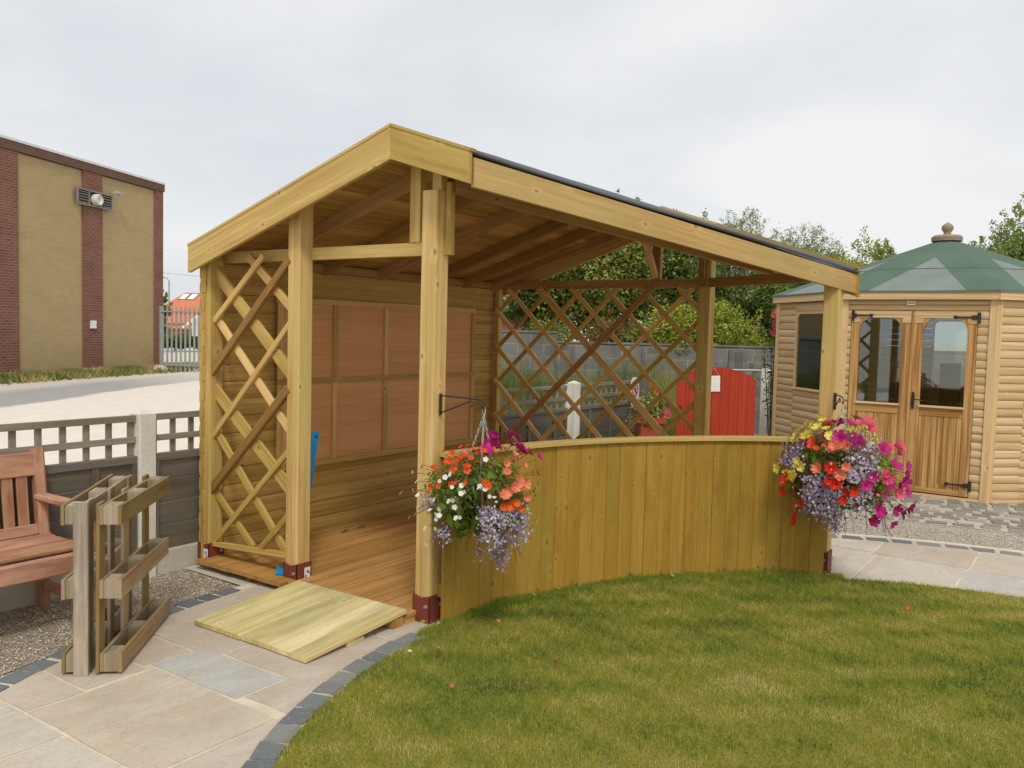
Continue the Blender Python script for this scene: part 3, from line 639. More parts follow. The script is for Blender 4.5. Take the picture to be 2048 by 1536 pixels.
# block wall behind
M_block=G('concrete_blocks',.95,.1); g=M_block; o_=g.uv()
br=g.n('ShaderNodeTexBrick',{'Vector':o_,'Scale':1.,'Mortar Size':.006,'Mortar Smooth':.3,'Brick Width':.44,'Row Height':.2,'Color1':(*S2L((150,148,140)),1),'Color2':(*S2L((122,120,116)),1),'Mortar':(*S2L((176,172,162)),1)})
n1=g.noise(g.vmul(o_,(1.2,.5,1)),2.,5,.7); n2=g.noise(o_,30,3,.6)
g.col(g.mix(g.rng(n1,.42,.65,0,.75),g.mix(g.rng(n2,.3,.7,0,.3),br.outputs[0],S2L((90,88,84))),S2L((104,102,98)))); g.bump(br.outputs[1],-.4,.01)
def vwall(mb,p,q,z0,z1,th,t=.5):
    p=Vector(p[:2]).to_3d();q=Vector(q[:2]).to_3d(); L_=(q-p).length; d=(q-p)/L_; n=Vector((d.y,-d.x,0))*th/2
    c=[p+n,q+n,q-n,p-n]; B=[mb.bm.verts.new(v+Vector((0,0,z0))) for v in c]; T=[mb.bm.verts.new(v+Vector((0,0,z1))) for v in c]
    lens=[L_,th,L_,th]; acc=0
    for i in range(4):
        j=(i+1)%4; mb.face([B[i],B[j],T[j],T[i]],[(acc,z0),(acc+lens[i],z0),(acc+lens[i],z1),(acc,z1)],t); acc+=lens[i]
    mb.face(T,[(0,z1+.05),(L_,z1+.05),(L_,z1+.1),(0,z1+.1)],t); mb.face(B[::-1],[(0,0)]*4,t)
wl=empty('block_wall',spot(14.5,1),'long grey concrete block garden wall with a step in its top','wall')
mb=MB(); a,b,c_=spot(14.5,-3.2),spot(14.5,.75),spot(14.5,12); vwall(mb,a,b,-.05,1.6,.2); vwall(mb,b+(c_-b)*.0001,c_,-.05,1.44,.2)
for k in range(8): p=spot(14.4,.9+k*1.45); mb.box(p.x-.12,p.x+.12,p.y-.12,p.y+.12,-.05,1.40,.0,ax='z')
mb.build('blockwork',M_block.m,wl)
mb=MB(); vwall(mb,spot(14.5,-3.2),b,1.6,1.63,.24); vwall(mb,b,c_,1.44,1.47,.24); mb.build('coping',M_block.m,wl)
p=PX(1532,13.4); mb=MB(); mb.box(p.x-.045,p.x+.045,p.y-.045,p.y+.045,-.02,1.13,.006,ax='z'); tag(mb.build('fence_post',M_rough),'slim white concrete post between red board and summerhouse','concrete post')
q=PX(1440,13.6); mb=MB(); mb.tube([(q.x,q.y,1.09),(p.x,p.y,1.1)],.012); mb.tube([(p.x,p.y,1.1),(p.x+.6,p.y-.85,1.1)],.012); 
for k in range(9): a=p+(q-p)*(k+1)/9.5; mb.tube([(a.x,a.y,0),(a.x,a.y,1.09)],.004,4)
tag(mb.build('wire_fence',M_steel),'thin wire fence rail running left from the slim white post','fence')
# ---------------- red arched board
rb=empty('red_board',(5.83,-1.2,0),'red painted board panel with curved top and small white notice','board panel')
A,B=Vector((5.576,-.839,0)),Vector((6.088,-1.581,0)); d=(B-A).normalized(); nn=Vector((d.y,-d.x,0)); nn=nn if nn.dot(Vector((-3.5,-4.8,0))-A)>0 else -nn; Lr=(B-A).length; n_=9
mb=MB()
for i in range(n_):
    s0,s1=i/n_,(i+1)/n_; top=lambda s:1.125+.135*math.sin(math.pi*min(1,max(0,s)))**.8 if 0<s<1 else 1.125
    p,q=A+d*(Lr*s0+.0015),A+d*(Lr*s1-.0015); m_=(s0+s1)/2
    P=[p,q,q+Vector((0,0,top(s1))),(p+q)/2+Vector((0,0,top(m_))),p+Vector((0,0,top(s0)))]
    mb.poly([Vector((v.x,v.y,max(v.z,.05))) for v in P],.02,nn)
mb.build('boards',W_paint,rb)
mb=MB()
for z in (.25,.75): mb.beam(A+Vector((0,0,z))-nn*.035,B+Vector((0,0,z))-nn*.035,.06,.02,(0,0,1)) 
for s in (.08,.92): v=A+d*Lr*s-nn*.05; mb.beam((v.x,v.y,-.02),(v.x,v.y,1.05),.05,.05,(0,1,0))
mb.build('rear_frame',W_paint,rb)
nt_=empty('hanging_notice',(5.84,-1.16,1.0),'white paper notice hung on string on the red board','notice')
c0=A+d*(Lr*.46)+nn*.012; mb=MB(); 
P=[c0-d*.075+Vector((0,0,.98)),c0+d*.075+Vector((0,0,.985)),c0+d*.07+Vector((0,0,1.165)),c0-d*.078+Vector((0,0,1.16))]; mb.poly(P,.003,nn,.5); mb.build('paper',M_white,nt_)
mb=MB(); a,b=P[3]+nn*.004,P[2]+nn*.004; tp=c0+Vector((0,0,1.25))+nn*.006; mb.tube([a,tp],.002,5); mb.tube([b+d*-.02,tp],.002,5); mb.build('string',M_steel,nt_)
# ---------------- bench
bn=empty('garden_bench',(-1.75,-.2,0),'reddish brown slatted wooden garden bench against the low fence','bench')
X0,X1=-2.56,-1.06
for xs in (X0,X1):
    xi=xs+.035 if xs==X0 else xs-.035
    mb=MB(); mb.beam((xi,.01,0),(xi,.0,.42),.06,.065,(0,1,0),.006); mb.beam((xi,.0,.40),(xi,.065,.885),.06,.065,(0,1,0),.012); mb.build('rear_leg',W_bench,bn)
    mb=MB(); mb.box(xi-.03,xi+.03,-.50,-.44,0,.60,.006,ax='z'); mb.build('front_leg',W_bench,bn)
    mb=MB(); mb.box(xi-.035,xi+.035,-.53,.03,.60,.635,.008,ax='y'); mb.build('armrest',W_bench,bn)
    mb=MB(); mb.box(xi-.02,xi+.02,-.44,-.03,.33,.39,.004,ax='y'); mb.box(xi-.018,xi+.018,-.44,-.03,.10,.15,.004,ax='y'); mb.build('side_rail',W_bench,bn)
mb=MB(); mb.beam((X0+.06,.048,.80),(X1-.06,.048,.80),.03,.13,(0,.12,1),.006); mb.build('top_rail',W_bench,bn)
mb=MB(); mb.beam((X0+.06,.01,.44),(X1-.06,.01,.44),.03,.06,(0,.12,1),.004); mb.build('lower_back_rail',W_bench,bn)
n_=17
for i in range(n_):
    x=X0+.13+(X1-X0-.26)*i/(n_-1); mb=MB(); mb.beam((x,.012,.462),(x,.044,.745),.058,.016,(0,1,0),.003); mb.build('back_slat',W_bench,bn)
for i in range(4):
    y=-.40+i*.105; z=.405-.012*abs(i-2.2)*-.3; mb=MB(); mb.box(X0+.03,X1-.03,y-.045,y+.045,z-.012,z+.012,.005); mb.build('seat_slat',W_bench,bn)
mb=MB(); mb.box(X0+.02,X1-.02,-.50,-.46,.30,.40,.01); mb.build('front_rail',W_bench,bn)
# ---------------- pallets on edge
def pallet(o,ang,label,flip=1,grey=False,shift=0):
    """L long, H tall, standing on its side"""
    o=Vector(o); d=Vector((math.cos(ang),math.sin(ang),0)); n=Vector((d.y,-d.x,0))*flip; Lp,Hp=.78,.78
    e=empty('pallet',o+d*Lp/2,label,'pallet','two old pallets stood on edge')
    P=lambda s,t,z:o+d*s+n*t+Vector((0,0,z))
    for i in range(3):   # upright deck boards, one side
        s=.045+i*(Lp-.09)/2; mb=MB(); j=random.uniform(-.012,.012); mb.beam(P(s+j,.008,abs(j)*.6),P(s-j*.5,.008,Hp+j*.6),.08,.015,n,.002); mb.build('deck_board',W_palg if (i==0 and grey) else W_pal,e)
    for z in (.055,.39,.725):
        mb=MB(); mb.beam(P(0,.025,z),P(Lp,.025,z+random.uniform(-.006,.006)),.016,.085,(0,0,1),.002); mb.build('stringer_board',W_palg if grey else W_pal,e)
        mb=MB(); mb.beam(P(-.004,.105,z),P(Lp+random.uniform(-.01,.02),.108,z+random.uniform(-.008,.008)),.015,.09,(0,0,1),.002); mb.build('runner',W_pal,e)
        for s in (.0,.34,.68): mb=MB(); mb.beam(P(s,.065,z),P(s+.1,.065,z),.062,.084,(0,0,1),.004); mb.build('block',W_palg,e)
    return e,P
ang=math.atan2(.54,.60)
pallet((-1.455,-1.165,.014),ang,'old wooden pallet standing on edge nearer the ramp, open side facing the shelter',1)
e,P=pallet((-1.47,-1.135,.014),ang+.05,'greyed pallet standing on edge nearer the bench, back to back with the other',-1,True)
mb=MB(); p0=P(-.012,.055,.0); mb.beam(P(-.014,.028,.0),P(-.014,.026,.785),.062,.02,Vector((math.cos(ang),math.sin(ang),0)),.003); mb.build('end_board',W_palg,e)
# ---------------- hanging baskets
BLOOMS={'L': {'orange': '-148,44,223 -191,55,195 -198,18,195 -190,-7,201 -157,-15,221 -139,-24,229 -101,-47,242 -149,-64,219 -226,-17,170 -220,-43,173 -200,-81,181 -212,-91,166 5,70,254 -43,44,254 -87,-93,236 -42,-114,238 -147,222,138 -202,122,161 -278,62,81 -277,29,97 -269,-44,109 -257,-60,123 -243,-111,118 -73,157,213 155,-207,132 174,-220,122 34,32,258 22,-18,259 -91,37,246', 'white': '-242,283,23 -189,261,122 -182,242,77 -215,172,103 -154,234,159 -194,240,34 -266,125,54 -252,160,29 -256,64,124 -267,29,116 -256,4,135 -246,-19,148 -116,-123,215 -273,-59,96 -268,-103,74 -259,-118,82 -280,-88,54 -288,-67,41 -292,-53,36 -216,-168,106 -222,-167,98 -204,-189,96 -201,-210,65 -185,-225,60 -219,198,-46 -268,133,-21 -294,55,-19 -217,220,-78 -231,229,-87 -300,-7,-5 -299,-23,-1 -288,-84,12 -298,5,-30 -298,-9,-32 -284,-88,-37 -279,-103,-35 -244,112,-116 -267,46,-111 -189,132,-192 -204,140,-204 -256,-96,107 -293,12,-54 131,-258,-99 118,-254,-128 110,-251,-144 -296,38,31', 'magenta': '123,-89,299 135,-110,290 148,-130,296 126,-100,257 140,-125,244 146,-139,230 161,-163,231 167,-176,222 76,-25,259 185,-213,196 -44,-78,248 155,-150,245', 'coral': '82,-149,214 52,-181,202 -93,-222,155 -39,-189,199 -51,-254,131 -58,-265,111 -122,-255,87 -150,-249,63 -19,-295,45 -88,-264,97 -24,-275,103 -57,-276,89 57,-212,177', 'deep': '-157,-255,16 -126,-271,22 -97,-284,15 -69,-292,3 -195,-182,119 -193,-191,111 -101,-281,29', 'lob': '-197,-225,-20 -167,-247,-30 -216,-194,-67 81,-224,-177 -77,-284,-49 -134,-262,-51 -208,-215,-20 -146,-186,-161 55,-216,-174 -68,-287,-46 -161,-221,-106 -2,-228,-169 -46,-294,-32 -87,-250,-122 -144,-260,-35 -153,-257,-20 80,-229,-186 -130,-263,-55 13,-265,-122 74,-218,-184 -134,-255,-73 -111,-264,-79 -205,-211,-51 -69,-291,-22 -206,-182,-104 -173,-222,-90 -146,-253,-61 4,-293,-57 -163,-248,-37 -111,-272,-54 -140,-220,-128 -164,-226,-94 -38,-295,-35 -222,-196,-39 -43,-263,-119 -191,-222,-56 -196,-210,-76 -201,-178,-117 71,-225,-199 51,-193,-201 -227,-188,-48 87,-232,-172 -98,-206,-169 -60,-236,-152 -186,-232,-34 -158,-253,-27 -102,-201,-172 -181,-239,-6 -226,-194,-30 -63,-281,-74 -188,-233,-19 24,-276,-99 -203,-221,-13 -225,-196,-30 -104,-279,-34 -215,-187,-81 -126,-181,-176 -201,-198,-88 -63,-278,-81 40,-268,-111 -187,-221,-69 -219,-188,-70 -145,-194,-154 -34,-275,-101 -226,-191,-43 -194,-225,-36 -151,-194,-150 -213,-211,-12 23,-264,-123 26,-278,-96 32,-251,-140 -7,-246,-148 -148,-260,-21 -154,-190,-150 73,-224,-195 -153,-223,-112 -25,-261,-127 -36,-272,-105 -71,-252,-127 -135,-193,-161 -20,-297,-34 80,-240,-200 -109,-279,-18 -38,-294,-40 92,-229,-156 -224,-197,-29 -90,-260,-104 54,-194,-197 -201,-222,-5 -34,-297,-22 -47,-293,-37 18,-235,-160 -7,-269,-114 -42,-291,-51 -98,-274,-64 79,-218,-173 -135,-246,-92 -230,-192,-9 -108,-261,-88 -2,-263,-125 -206,-206,-60 -54,-271,-101 -192,-163,-142 -63,-291,-29 -127,-260,-69 -66,-283,-65 -185,-217,-81 -15,-296,-38 -196,-193,-103 -10,-273,-107 -108,-219,-152 -79,-288,-25 -41,-291,-50 -141,-206,-144 -119,-223,-140 -162,-184,-150 -206,-215,-27 -141,-256,-61 -68,-221,-166 -98,-283,-13 -14,-137,-260 -14,-151,-279 -91,-202,-175 -28,-143,-294 -21,-146,-285 7,-175,-268 -3,-158,-266 -29,-148,-301 -23,-157,-301 -27,-146,-296 1,-164,-266 -81,-193,-187 10,-156,-238 -63,-197,-188 -108,-183,-183 -32,-187,-201 14,-163,-239 3,-145,-237 -76,-203,-180 -26,-154,-303 -23,-133,-272 -36,-152,-222 -131,-195,-162 -2,-180,-291 -7,-171,-288 -19,-189,-201 -2,-150,-253 -20,-163,-303 -15,-174,-306 -25,-130,-272 -9,-162,-282 -14,-162,-291 -30,-148,-303 -13,-143,-266 1,-173,-276 -69,-174,-203 -17,-140,-269 -3,-184,-298 -5,-137,-243 14,-156,-229 -267,10,-117 -240,43,-152 -245,12,-149 -212,56,-178 -264,1,-123 -168,107,-195 -232,7,-165 -258,7,-132 -253,37,-135 -206,68,-180 -285,94,-7 -264,142,-1 -269,132,-19 -264,141,-17 -281,106,-3 -286,91,8 -276,116,6 -262,146,3 -189,-144,-159 -82,-52,-275 -73,-58,-266 -56,-71,-252 -63,-75,-271 -50,-78,-251'}, 'R': {'yellow': '5,150,322 -40,151,304 -117,158,288 -98,197,275 -121,211,262 -176,216,237 -245,27,260 -278,4,237 -208,152,253 -192,102,277 -201,53,282 -216,217,212 -227,173,231 -83,105,311 -352,190,10 -332,223,11 -346,174,81 -365,147,59 -272,291,31 -345,165,96 -360,173,6', 'orange': '-310,107,189 -335,66,171 -284,109,214', 'coral': '-342,-22,170 -324,-36,191 -326,-76,181 -386,-83,53 -371,-104,88 -390,40,67 -301,-82,207', 'red': '-399,-31,1 -396,-56,4 -377,-124,-38 -369,-148,-36 -373,-94,-89 -279,262,-96 -338,213,-19 -136,223,-253 -147,211,-293 -331,137,-147 -399,-25,-13 -388,-31,75', 'magenta': '-93,-54,318 4,-65,326 -270,-40,241 -246,-106,245 -252,-141,228 -192,-264,190 -105,-331,164 -190,-331,99 -111,-367,93 -115,-376,61 -315,-239,49 -341,-210,-5 -267,-291,-52 -239,-320,2 -167,-363,-2 -119,-376,-55 -148,-371,16 -246,-260,-147 -189,-275,-181 -106,-334,-159 8,-334,-190 26,-374,-146 17,-383,-178 -17,-290,-249 -167,-228,-233', 'pink': '-93,-108,308 -48,-138,307 -66,-162,297 -127,-282,209 -72,-304,206 -69,-317,193 -265,-292,56 -250,-308,42 -213,-336,-33 -193,-345,-49', 'lob': '-329,-197,93 -299,-217,126 -256,-165,214 -277,-232,142 -295,-99,207 -234,-226,192 -343,-171,95 -250,-228,177 -315,-161,153 -378,-119,46 -381,-119,26 -287,-111,211 -308,-243,64 -343,-142,123 -339,-185,87 -367,-143,60 -282,-261,92 -304,-256,38 -354,-173,56 -291,-234,119 -357,-125,106 -239,-234,182 -333,-215,46 -215,-172,239 -264,-190,192 -295,-240,102 -361,-163,44 -280,-194,174 -313,-242,49 -306,-251,51 -320,-212,93 -309,-198,131 -237,-247,171 -366,-124,84 -321,-183,127 -266,-185,193 -264,-114,230 -319,-235,44 -225,-192,222 -292,-262,64 -215,-156,247 -293,-237,110 -207,-174,243 -197,-191,240 -257,-161,215 -357,-171,46 -319,-228,66 -317,-146,161 -214,-173,240 -355,-181,26 -320,-230,55 -351,-157,92 -307,-231,92 -267,-157,209 -379,-117,43 -230,-235,188 -276,-216,159 -332,-211,59 -343,-158,108 -337,-145,133 -316,-98,186 -363,-160,40 -366,-133,75 -377,-130,20 -272,-110,225 -369,-149,34 -330,-218,48 -247,-162,222 -323,-155,146 -195,-237,212 -364,-152,56 -376,-134,24 -340,-153,120 -332,-217,44 -374,-126,53 -361,-139,84 -373,-116,72 -295,-119,200 -326,-102,172 -362,-168,24 -286,-192,168 -197,-237,210 -369,-150,29 -286,-254,97 -165,-227,235 -293,-248,92 -328,-217,59 -299,-106,201 -341,-125,139 -316,-190,128 -345,64,-158 -357,-39,-146 -377,132,-23 -387,89,-36 -399,12,-15 -396,0,-49 -352,63,-148 -395,-64,-5 -278,82,-227 -389,92,13 -309,110,-189 -320,-10,-197 -398,30,18 -346,77,-154 -397,51,-7 -382,55,-85 -383,59,-82 -384,110,10 -361,-28,-140 -397,46,-1 -369,74,-112 -386,-55,-75 -380,-70,-84 -352,103,-132 -376,8,-112 -398,-18,28 -339,49,-170 -385,109,7 -383,98,-49 -394,41,-47 -400,-1,-8 -356,66,-141 -306,33,-211 -394,-63,-21 -373,65,-105 -394,18,-56 -397,-48,-9 -399,34,0 -376,-51,-103 -393,-72,6 -378,-16,-108 -286,146,-196 -396,-49,18 -351,-60,-150 -382,6,-98 -392,81,8 -327,44,-187 -372,93,-94 -349,81,-147 -333,-60,-177 -382,74,-77 -345,144,-118 -342,-40,-168 -364,125,-90 -366,123,-87 -394,-58,-28 -318,-33,-198 -398,-39,-11 -326,-50,-187 -391,-72,37 -368,140,-58 -390,23,-71 -338,125,-143 -374,-6,-118 -379,26,-102 -399,-11,18 -398,42,-5 -313,128,-176 -389,65,-57 -364,79,-120 -341,119,-142 -224,158,-240 -319,115,-174 -390,17,-70 -386,70,-62 -384,-27,-89 -398,19,-28 -400,1,-8 -367,34,-129 -377,19,-109 -399,12,-15 -365,-65,-123 -316,-8,-202 -393,37,-51 -389,70,-52 -389,71,-52 -371,93,-97 -385,73,-65 -397,-8,-41 -350,-43,-155 -323,76,-185 -387,100,-4 -392,-72,31 -255,165,-215 -322,149,-152 -399,15,-22 -267,108,-229 -395,50,-31 -352,46,-152 -393,74,1 -398,-32,13 -378,129,13 -386,-75,-61 -382,-22,-97 -391,-71,-40 -355,65,-142 -363,141,-76 -380,-26,-101 -309,44,-206 -352,48,-152 -397,52,5 -396,52,-24 -371,134,-55 -367,112,-93 -357,-18,-148 -394,-53,-36 -331,1,-186 -307,65,-204 -256,142,-225 -312,-40,-204 -364,-39,-133 -354,47,-148 -378,-51,-98 -320,14,-197 -387,74,-57 -258,157,-216 -368,3,-130 -390,85,-23 -324,43,-190 -385,59,-76 -328,56,-183 -285,131,-205 -314,149,-164 -388,-28,-75 -398,-24,-31 -376,108,-69 -342,86,-155 -368,17,-129 -353,-67,-146 -313,-21,-204 -358,-58,-139 -377,62,-98 -352,-21,-155 -359,-52,-140 -399,-9,-26 -400,2,-12 -400,-3,-9 -197,177,-248 -395,-50,-33 -285,148,-196 -286,-41,-228 -102,-4,-332 -266,-21,-246 -291,15,-226 -106,26,-324 -275,-28,-238 -299,-46,-216 -283,-28,-232 -268,24,-244 -277,-41,-236 -191,41,-288 -176,17,-296 -102,16,-322 -257,-47,-250 -291,-32,-225 -290,-1,-227 -257,-42,-250 -105,3,-337 -275,-8,-240 -205,19,-283 -295,-13,-222 -172,-23,-297 -101,-8,-332 -103,3,-332 -237,-25,-265 -104,-5,-339 -279,13,-236 -212,23,-279 -214,-33,-277 -252,-41,-254 -272,240,139 -281,230,138 -218,310,106 -325,221,61 -303,254,49 -281,214,154 -342,196,59 -339,180,93 -287,251,99 -315,217,97 -290,268,52 -244,252,159 -214,284,151 -239,261,154 -272,243,134 -336,193,81 -286,270,61 -276,237,137 -268,209,174 -293,248,93 -256,283,100 -307,199,134 -277,225,149 -353,173,59 -280,274,66 -209,283,158 -283,269,72 -293,242,103 -200,305,135 -282,255,102 -313,203,120 -306,249,52 -327,209,80 -315,203,115 -213,288,146 -324,213,80 -348,182,63 -293,239,109 -283,200,166 -286,253,99 -311,223,96 -257,283,98 -244,286,113 -236,288,120 -294,227,122 -367,-93,-107 -342,-183,-81 -364,-112,-102 -348,-187,-51 -349,-184,-53 -324,-220,-67 -336,-209,-50 -358,-152,-78 -307,-198,-135 -383,-87,-61 -332,-192,-94 -362,-131,-90 -351,-128,-117 -369,-134,-65 -316,-143,-165 -311,-197,-129 -310,-225,-96 -338,-126,-143 -351,-78,-144 -359,-88,-126 -330,-153,-138 -359,-72,-134 -335,-210,-50 -342,-185,-79 -293,-190,-161 -375,-63,-104 -314,-148,-164 -325,-226,-49 -371,-88,-101 -302,-202,-137 -315,-158,-156 -294,-204,-148 -347,-177,-77 -315,-191,-129 -321,-226,-64'}}
def gp(s): return [tuple(float(q)/1000 for q in t.split(',')) for t in s.split()]
def petalmesh(name,n,r,cup,mat,wide=1.,ruf=.0):
    mb=MB(); c=mb.bm.verts.new((0,0,-cup*r*.3))
    for k in range(n):
        a=6.2832*k/n; da=3.1416/n*wide; z=cup*r; u=random.uniform(-ruf,ruf)*r
        v=[mb.bm.verts.new((r*.55*math.cos(a-da),r*.55*math.sin(a-da),z*.4)),mb.bm.verts.new((r*math.cos(a-da*.6),r*math.sin(a-da*.6),z+u)),mb.bm.verts.new((r*1.05*math.cos(a),r*1.05*math.sin(a),z*.9-u)),mb.bm.verts.new((r*math.cos(a+da*.6),r*math.sin(a+da*.6),z+u)),mb.bm.verts.new((r*.55*math.cos(a+da),r*.55*math.sin(a+da),z*.4))]
        mb.face([c]+v,[(0,0)]*6,random.random(),0)
    # eye of the flower
    mb.lathe([(r*.16,0),(r*.12,r*.08),(0,r*.1)],(0,0,-cup*r*.22),6,mi=1)
    return mb.bm,mb
def flmat(nm,c,c2): 
    a=leafmat(nm,[(0,S2L(c)),(1,S2L(c2))],.5,.25); return a
M_eye=plain('flower_eye',S2L((210,190,60)),.7); M_dkeye=plain('dark_flower_eye',S2L((60,10,50)),.7)
FM=dict(orange=(flmat('orange_petals',(214,62,20),(238,100,44)),M_dkeye,5,.018,.45),white=(flmat('white_petals',(236,236,226),(250,250,246)),M_eye,5,.0125,.15),magenta=(flmat('magenta_petals',(176,10,112),(208,30,140)),M_dkeye,5,.031,.5),coral=(flmat('coral_petals',(236,120,92),(250,160,126)),M_eye,7,.025,.9),deep=(flmat('deep_orange_petals',(236,84,20),(248,120,40)),M_eye,8,.024,.7),yellow=(flmat('yellow_petals',(232,214,60),(246,232,120)),M_eye,5,.025,.45),red=(flmat('red_petals',(206,16,14),(236,54,36)),M_eye,7,.027,.8),pink=(flmat('pink_petals',(232,80,124),(248,120,150)),M_eye,8,.027,.9))
PROT={}
def bloommesh(k,scale):
    key=(k,scale)
    if key not in PROT:
        m_,e_,n,r,cup=FM[k]; bm,mb=petalmesh(k,n,r*scale,cup,m_,1.15,.12); me=bpy.data.meshes.new(k+'_bloom'); bm.to_mesh(me); bm.free(); me.materials.append(m_); me.materials.append(e_); PROT[key]=me
    return PROT[key]
M_bleaf=leafmat('basket_leaves',[(0,S2L((70,98,34))),(.45,S2L((112,140,46))),(.8,S2L((156,172,62))),(1,S2L((196,200,92)))],.5,.3)
M_stem=plain('reddish_stems',S2L((116,86,52)),.7)
M_lob=leafmat('lobelia_petals',[(0,S2L((148,112,180))),(.35,S2L((190,168,210))),(.65,S2L((230,220,236))),(1,S2L((250,248,250)))],.5,.3)
def basket(c,rad,hook,bracket_dir,post_face,bl,label,key,sc_,big):
    c=Vector(c); r=np.random.default_rng(7 if key=='L' else 9)
    e=empty('hanging_basket',c,label,'hanging basket','hanging flower baskets on the shelter')
    # bowl
    mb=MB(); rb_=rad[0]*.5; mb.lathe([(rb_*.02,-rb_*.95),(rb_*.5,-rb_*.85),(rb_*.85,-rb_*.5),(rb_,0),(rb_*.96,.0),(rb_*.8,-rb_*.4),(0,-rb_*.5)],c+Vector((0,0,.02)),24); mb.build('basket_bowl',plain('coir_liner',S2L((70,52,34)),.95,.1,0,.3,60),e,True)
    # chains: three, each of small links
    for k in range(3):
        a=R(100+120*k); q=c+Vector((math.cos(a)*rb_*.95,math.sin(a)*rb_*.95,.02)); top=Vector(hook)-Vector((0,0,.05)); mb=MB(); nL=int((top-q).length/.019)
        for i in range(nL):
            m_=q+(top-q)*(i+.5)/nL; dn=(top-q).normalized(); s1=dn.cross(Vector((0,1,0) if i%2 else (1,0,0))).normalized()
            pts=[m_+dn*.0125*math.cos(t)+s1*.0055*math.sin(t) for t in [6.2832*j/8 for j in range(9)]]; mb.tube(pts,.0018,4,cap=False)
        mb.build('chain',M_steel,e)
    mb=MB(); h=Vector(hook); mb.tube([h+Vector((.012*math.sin(t),0,-.025+.028*math.cos(t))) for t in [0.3+.5*j for j in range(10)]],.0025,6); mb.build('hook',M_steel,e)
    # foliage
    n=2600 if key=='L' else 3600
    th=r.random(n)*6.283; ph=np.arccos(1-2*r.random(n)); rr=(.55+.42*r.random(n))
    Nn=np.stack([np.sin(ph)*np.cos(th),np.sin(ph)*np.sin(th),np.cos(ph)],1)
    lump=1+.16*np.sin(5*th+2)*np.sin(3*ph)+.1*np.sin(9*th+ph*7)
    P=Nn*np.array(rad)*(rr*lump)[:,None]
    P+=r.normal(0,.008,(n,3)); keep=P[:,2]>-rad[2]*(.75 if key=='L' else .85); P,Nn=P[keep],Nn[keep]
    size=np.full((len(P),1),.026)
    bigi=r.random(len(P))<.12; size[bigi]=.062
    V,F=leaves(r,P,Nn,size,.62,.3)
    hue=.5+.35*np.sin(th[keep]*1.+(1 if key=='L' else 2.))*np.sign(.6)+r.normal(0,.17,len(P)); hue=np.clip(np.where(bigi,hue+.25,hue),0,1)
    o=npmesh('foliage',V,F,M_bleaf,hue,e)
    far=[Vector(p) for kd,s in bl.items() if kd!='lob' for p in gp(s) if (p[0]/rad[0])**2+(p[1]/rad[1])**2+(p[2]/rad[2])**2>.95]
    # trailing stems
    mb=MB()
    for k in range(46 if key=='L' else 60):
        a=r.random()*6.28; q=Vector((math.cos(a)*rad[0]*.6,math.sin(a)*rad[1]*.6,-rad[2]*.25)); pts=[q]; L_=r.uniform(.1,.3)
        for i in range(5): q=q+Vector((math.cos(a)*.25,math.sin(a)*.25,-1 if i>0 else -.2))*L_/5*1.3; pts.append(q+Vector(r.normal(0,.006,3)))
        mb.tube(pts,.0014,3,cap=False)
    for p in far: mb.tube([p*.45,p*.8+Vector((0,0,.02)),p*1.04],.0016,4,cap=False)
    for p in gp(bl['lob'])[::2]:
        p=Vector(p); s=Vector((p.x*.55,p.y*.55,max(p.z+.16,-.05))); mb.tube([s,(s+p)/2+Vector((p.x*.2,p.y*.2,.04)),p*1.02],.0011,3,cap=False)
    for o_ in [mb.build('stems',M_stem,None)]: o_.parent=e
    # lobelia and other tiny flowers: beyond counting
    P=np.array(gp(bl['lob'])); P=np.repeat(P,5,0)+r.normal(0,.017*big,(len(P)*5,3))*np.array([1,1,1.2]); Nn=unit(P*np.array([1,1,.6])+r.normal(0,.12,P.shape))
    A1=[]; T1=[]
    for s in (0,1,2):
        V,F=leaves(r,P+r.normal(0,.003,P.shape),unit(Nn+.5*r.normal(size=P.shape)),np.full((len(P),1),.0125*big),.75,.3); A1.append(V)
    V=np.concatenate(A1); F=np.arange(len(V)).reshape(-1,4); tt=np.clip(np.tile(r.random(len(P))*.7+.15*np.sin(P[:,0]*30)+(.12 if key=='R' else .2),3),0,1); o=npmesh('trailing_flowers',V,F,M_lob,tt,e); o['kind']='stuff'; o['label']='tiny trailing mauve and white flowers'
    # blooms
    for kd,s in bl.items():
        if kd=='lob': continue
        pts=gp(s); k2=kd
        extra=[]
        for j in range(min(len(pts),14)):   # the side turned away from the house path carries flowers too
            p=pts[j*len(pts)//14 % len(pts)]; extra.append((p[0]*.75+.12,-p[1]*.8,p[2]*.9))
        if kd in('orange','white','magenta','coral','yellow','red','pink'): pts=pts+(extra if len(pts)+len(extra)<=98 else [])
        for p in pts:
            sc2=round(sc_*(.85 if (int(abs(p[0])*1000)%2) else 1.1),2)
            p=Vector(p); nrm=Vector((p.x,p.y,p.z*.6+.05)).normalized(); nrm=(nrm*1.2+Vector(r.normal(0,.5 if kd=='white' else .3,3))).normalized()
            o=bpy.data.objects.new(kd+'_bloom' if kd!='deep' else 'deep_orange_bloom',bloommesh(kd,sc2)); col.objects.link(o); o.parent=e; o.location=p*(1.03+.08*r.random()); o.rotation_euler=nrm.to_track_quat('Z','Y').to_euler()
    return e
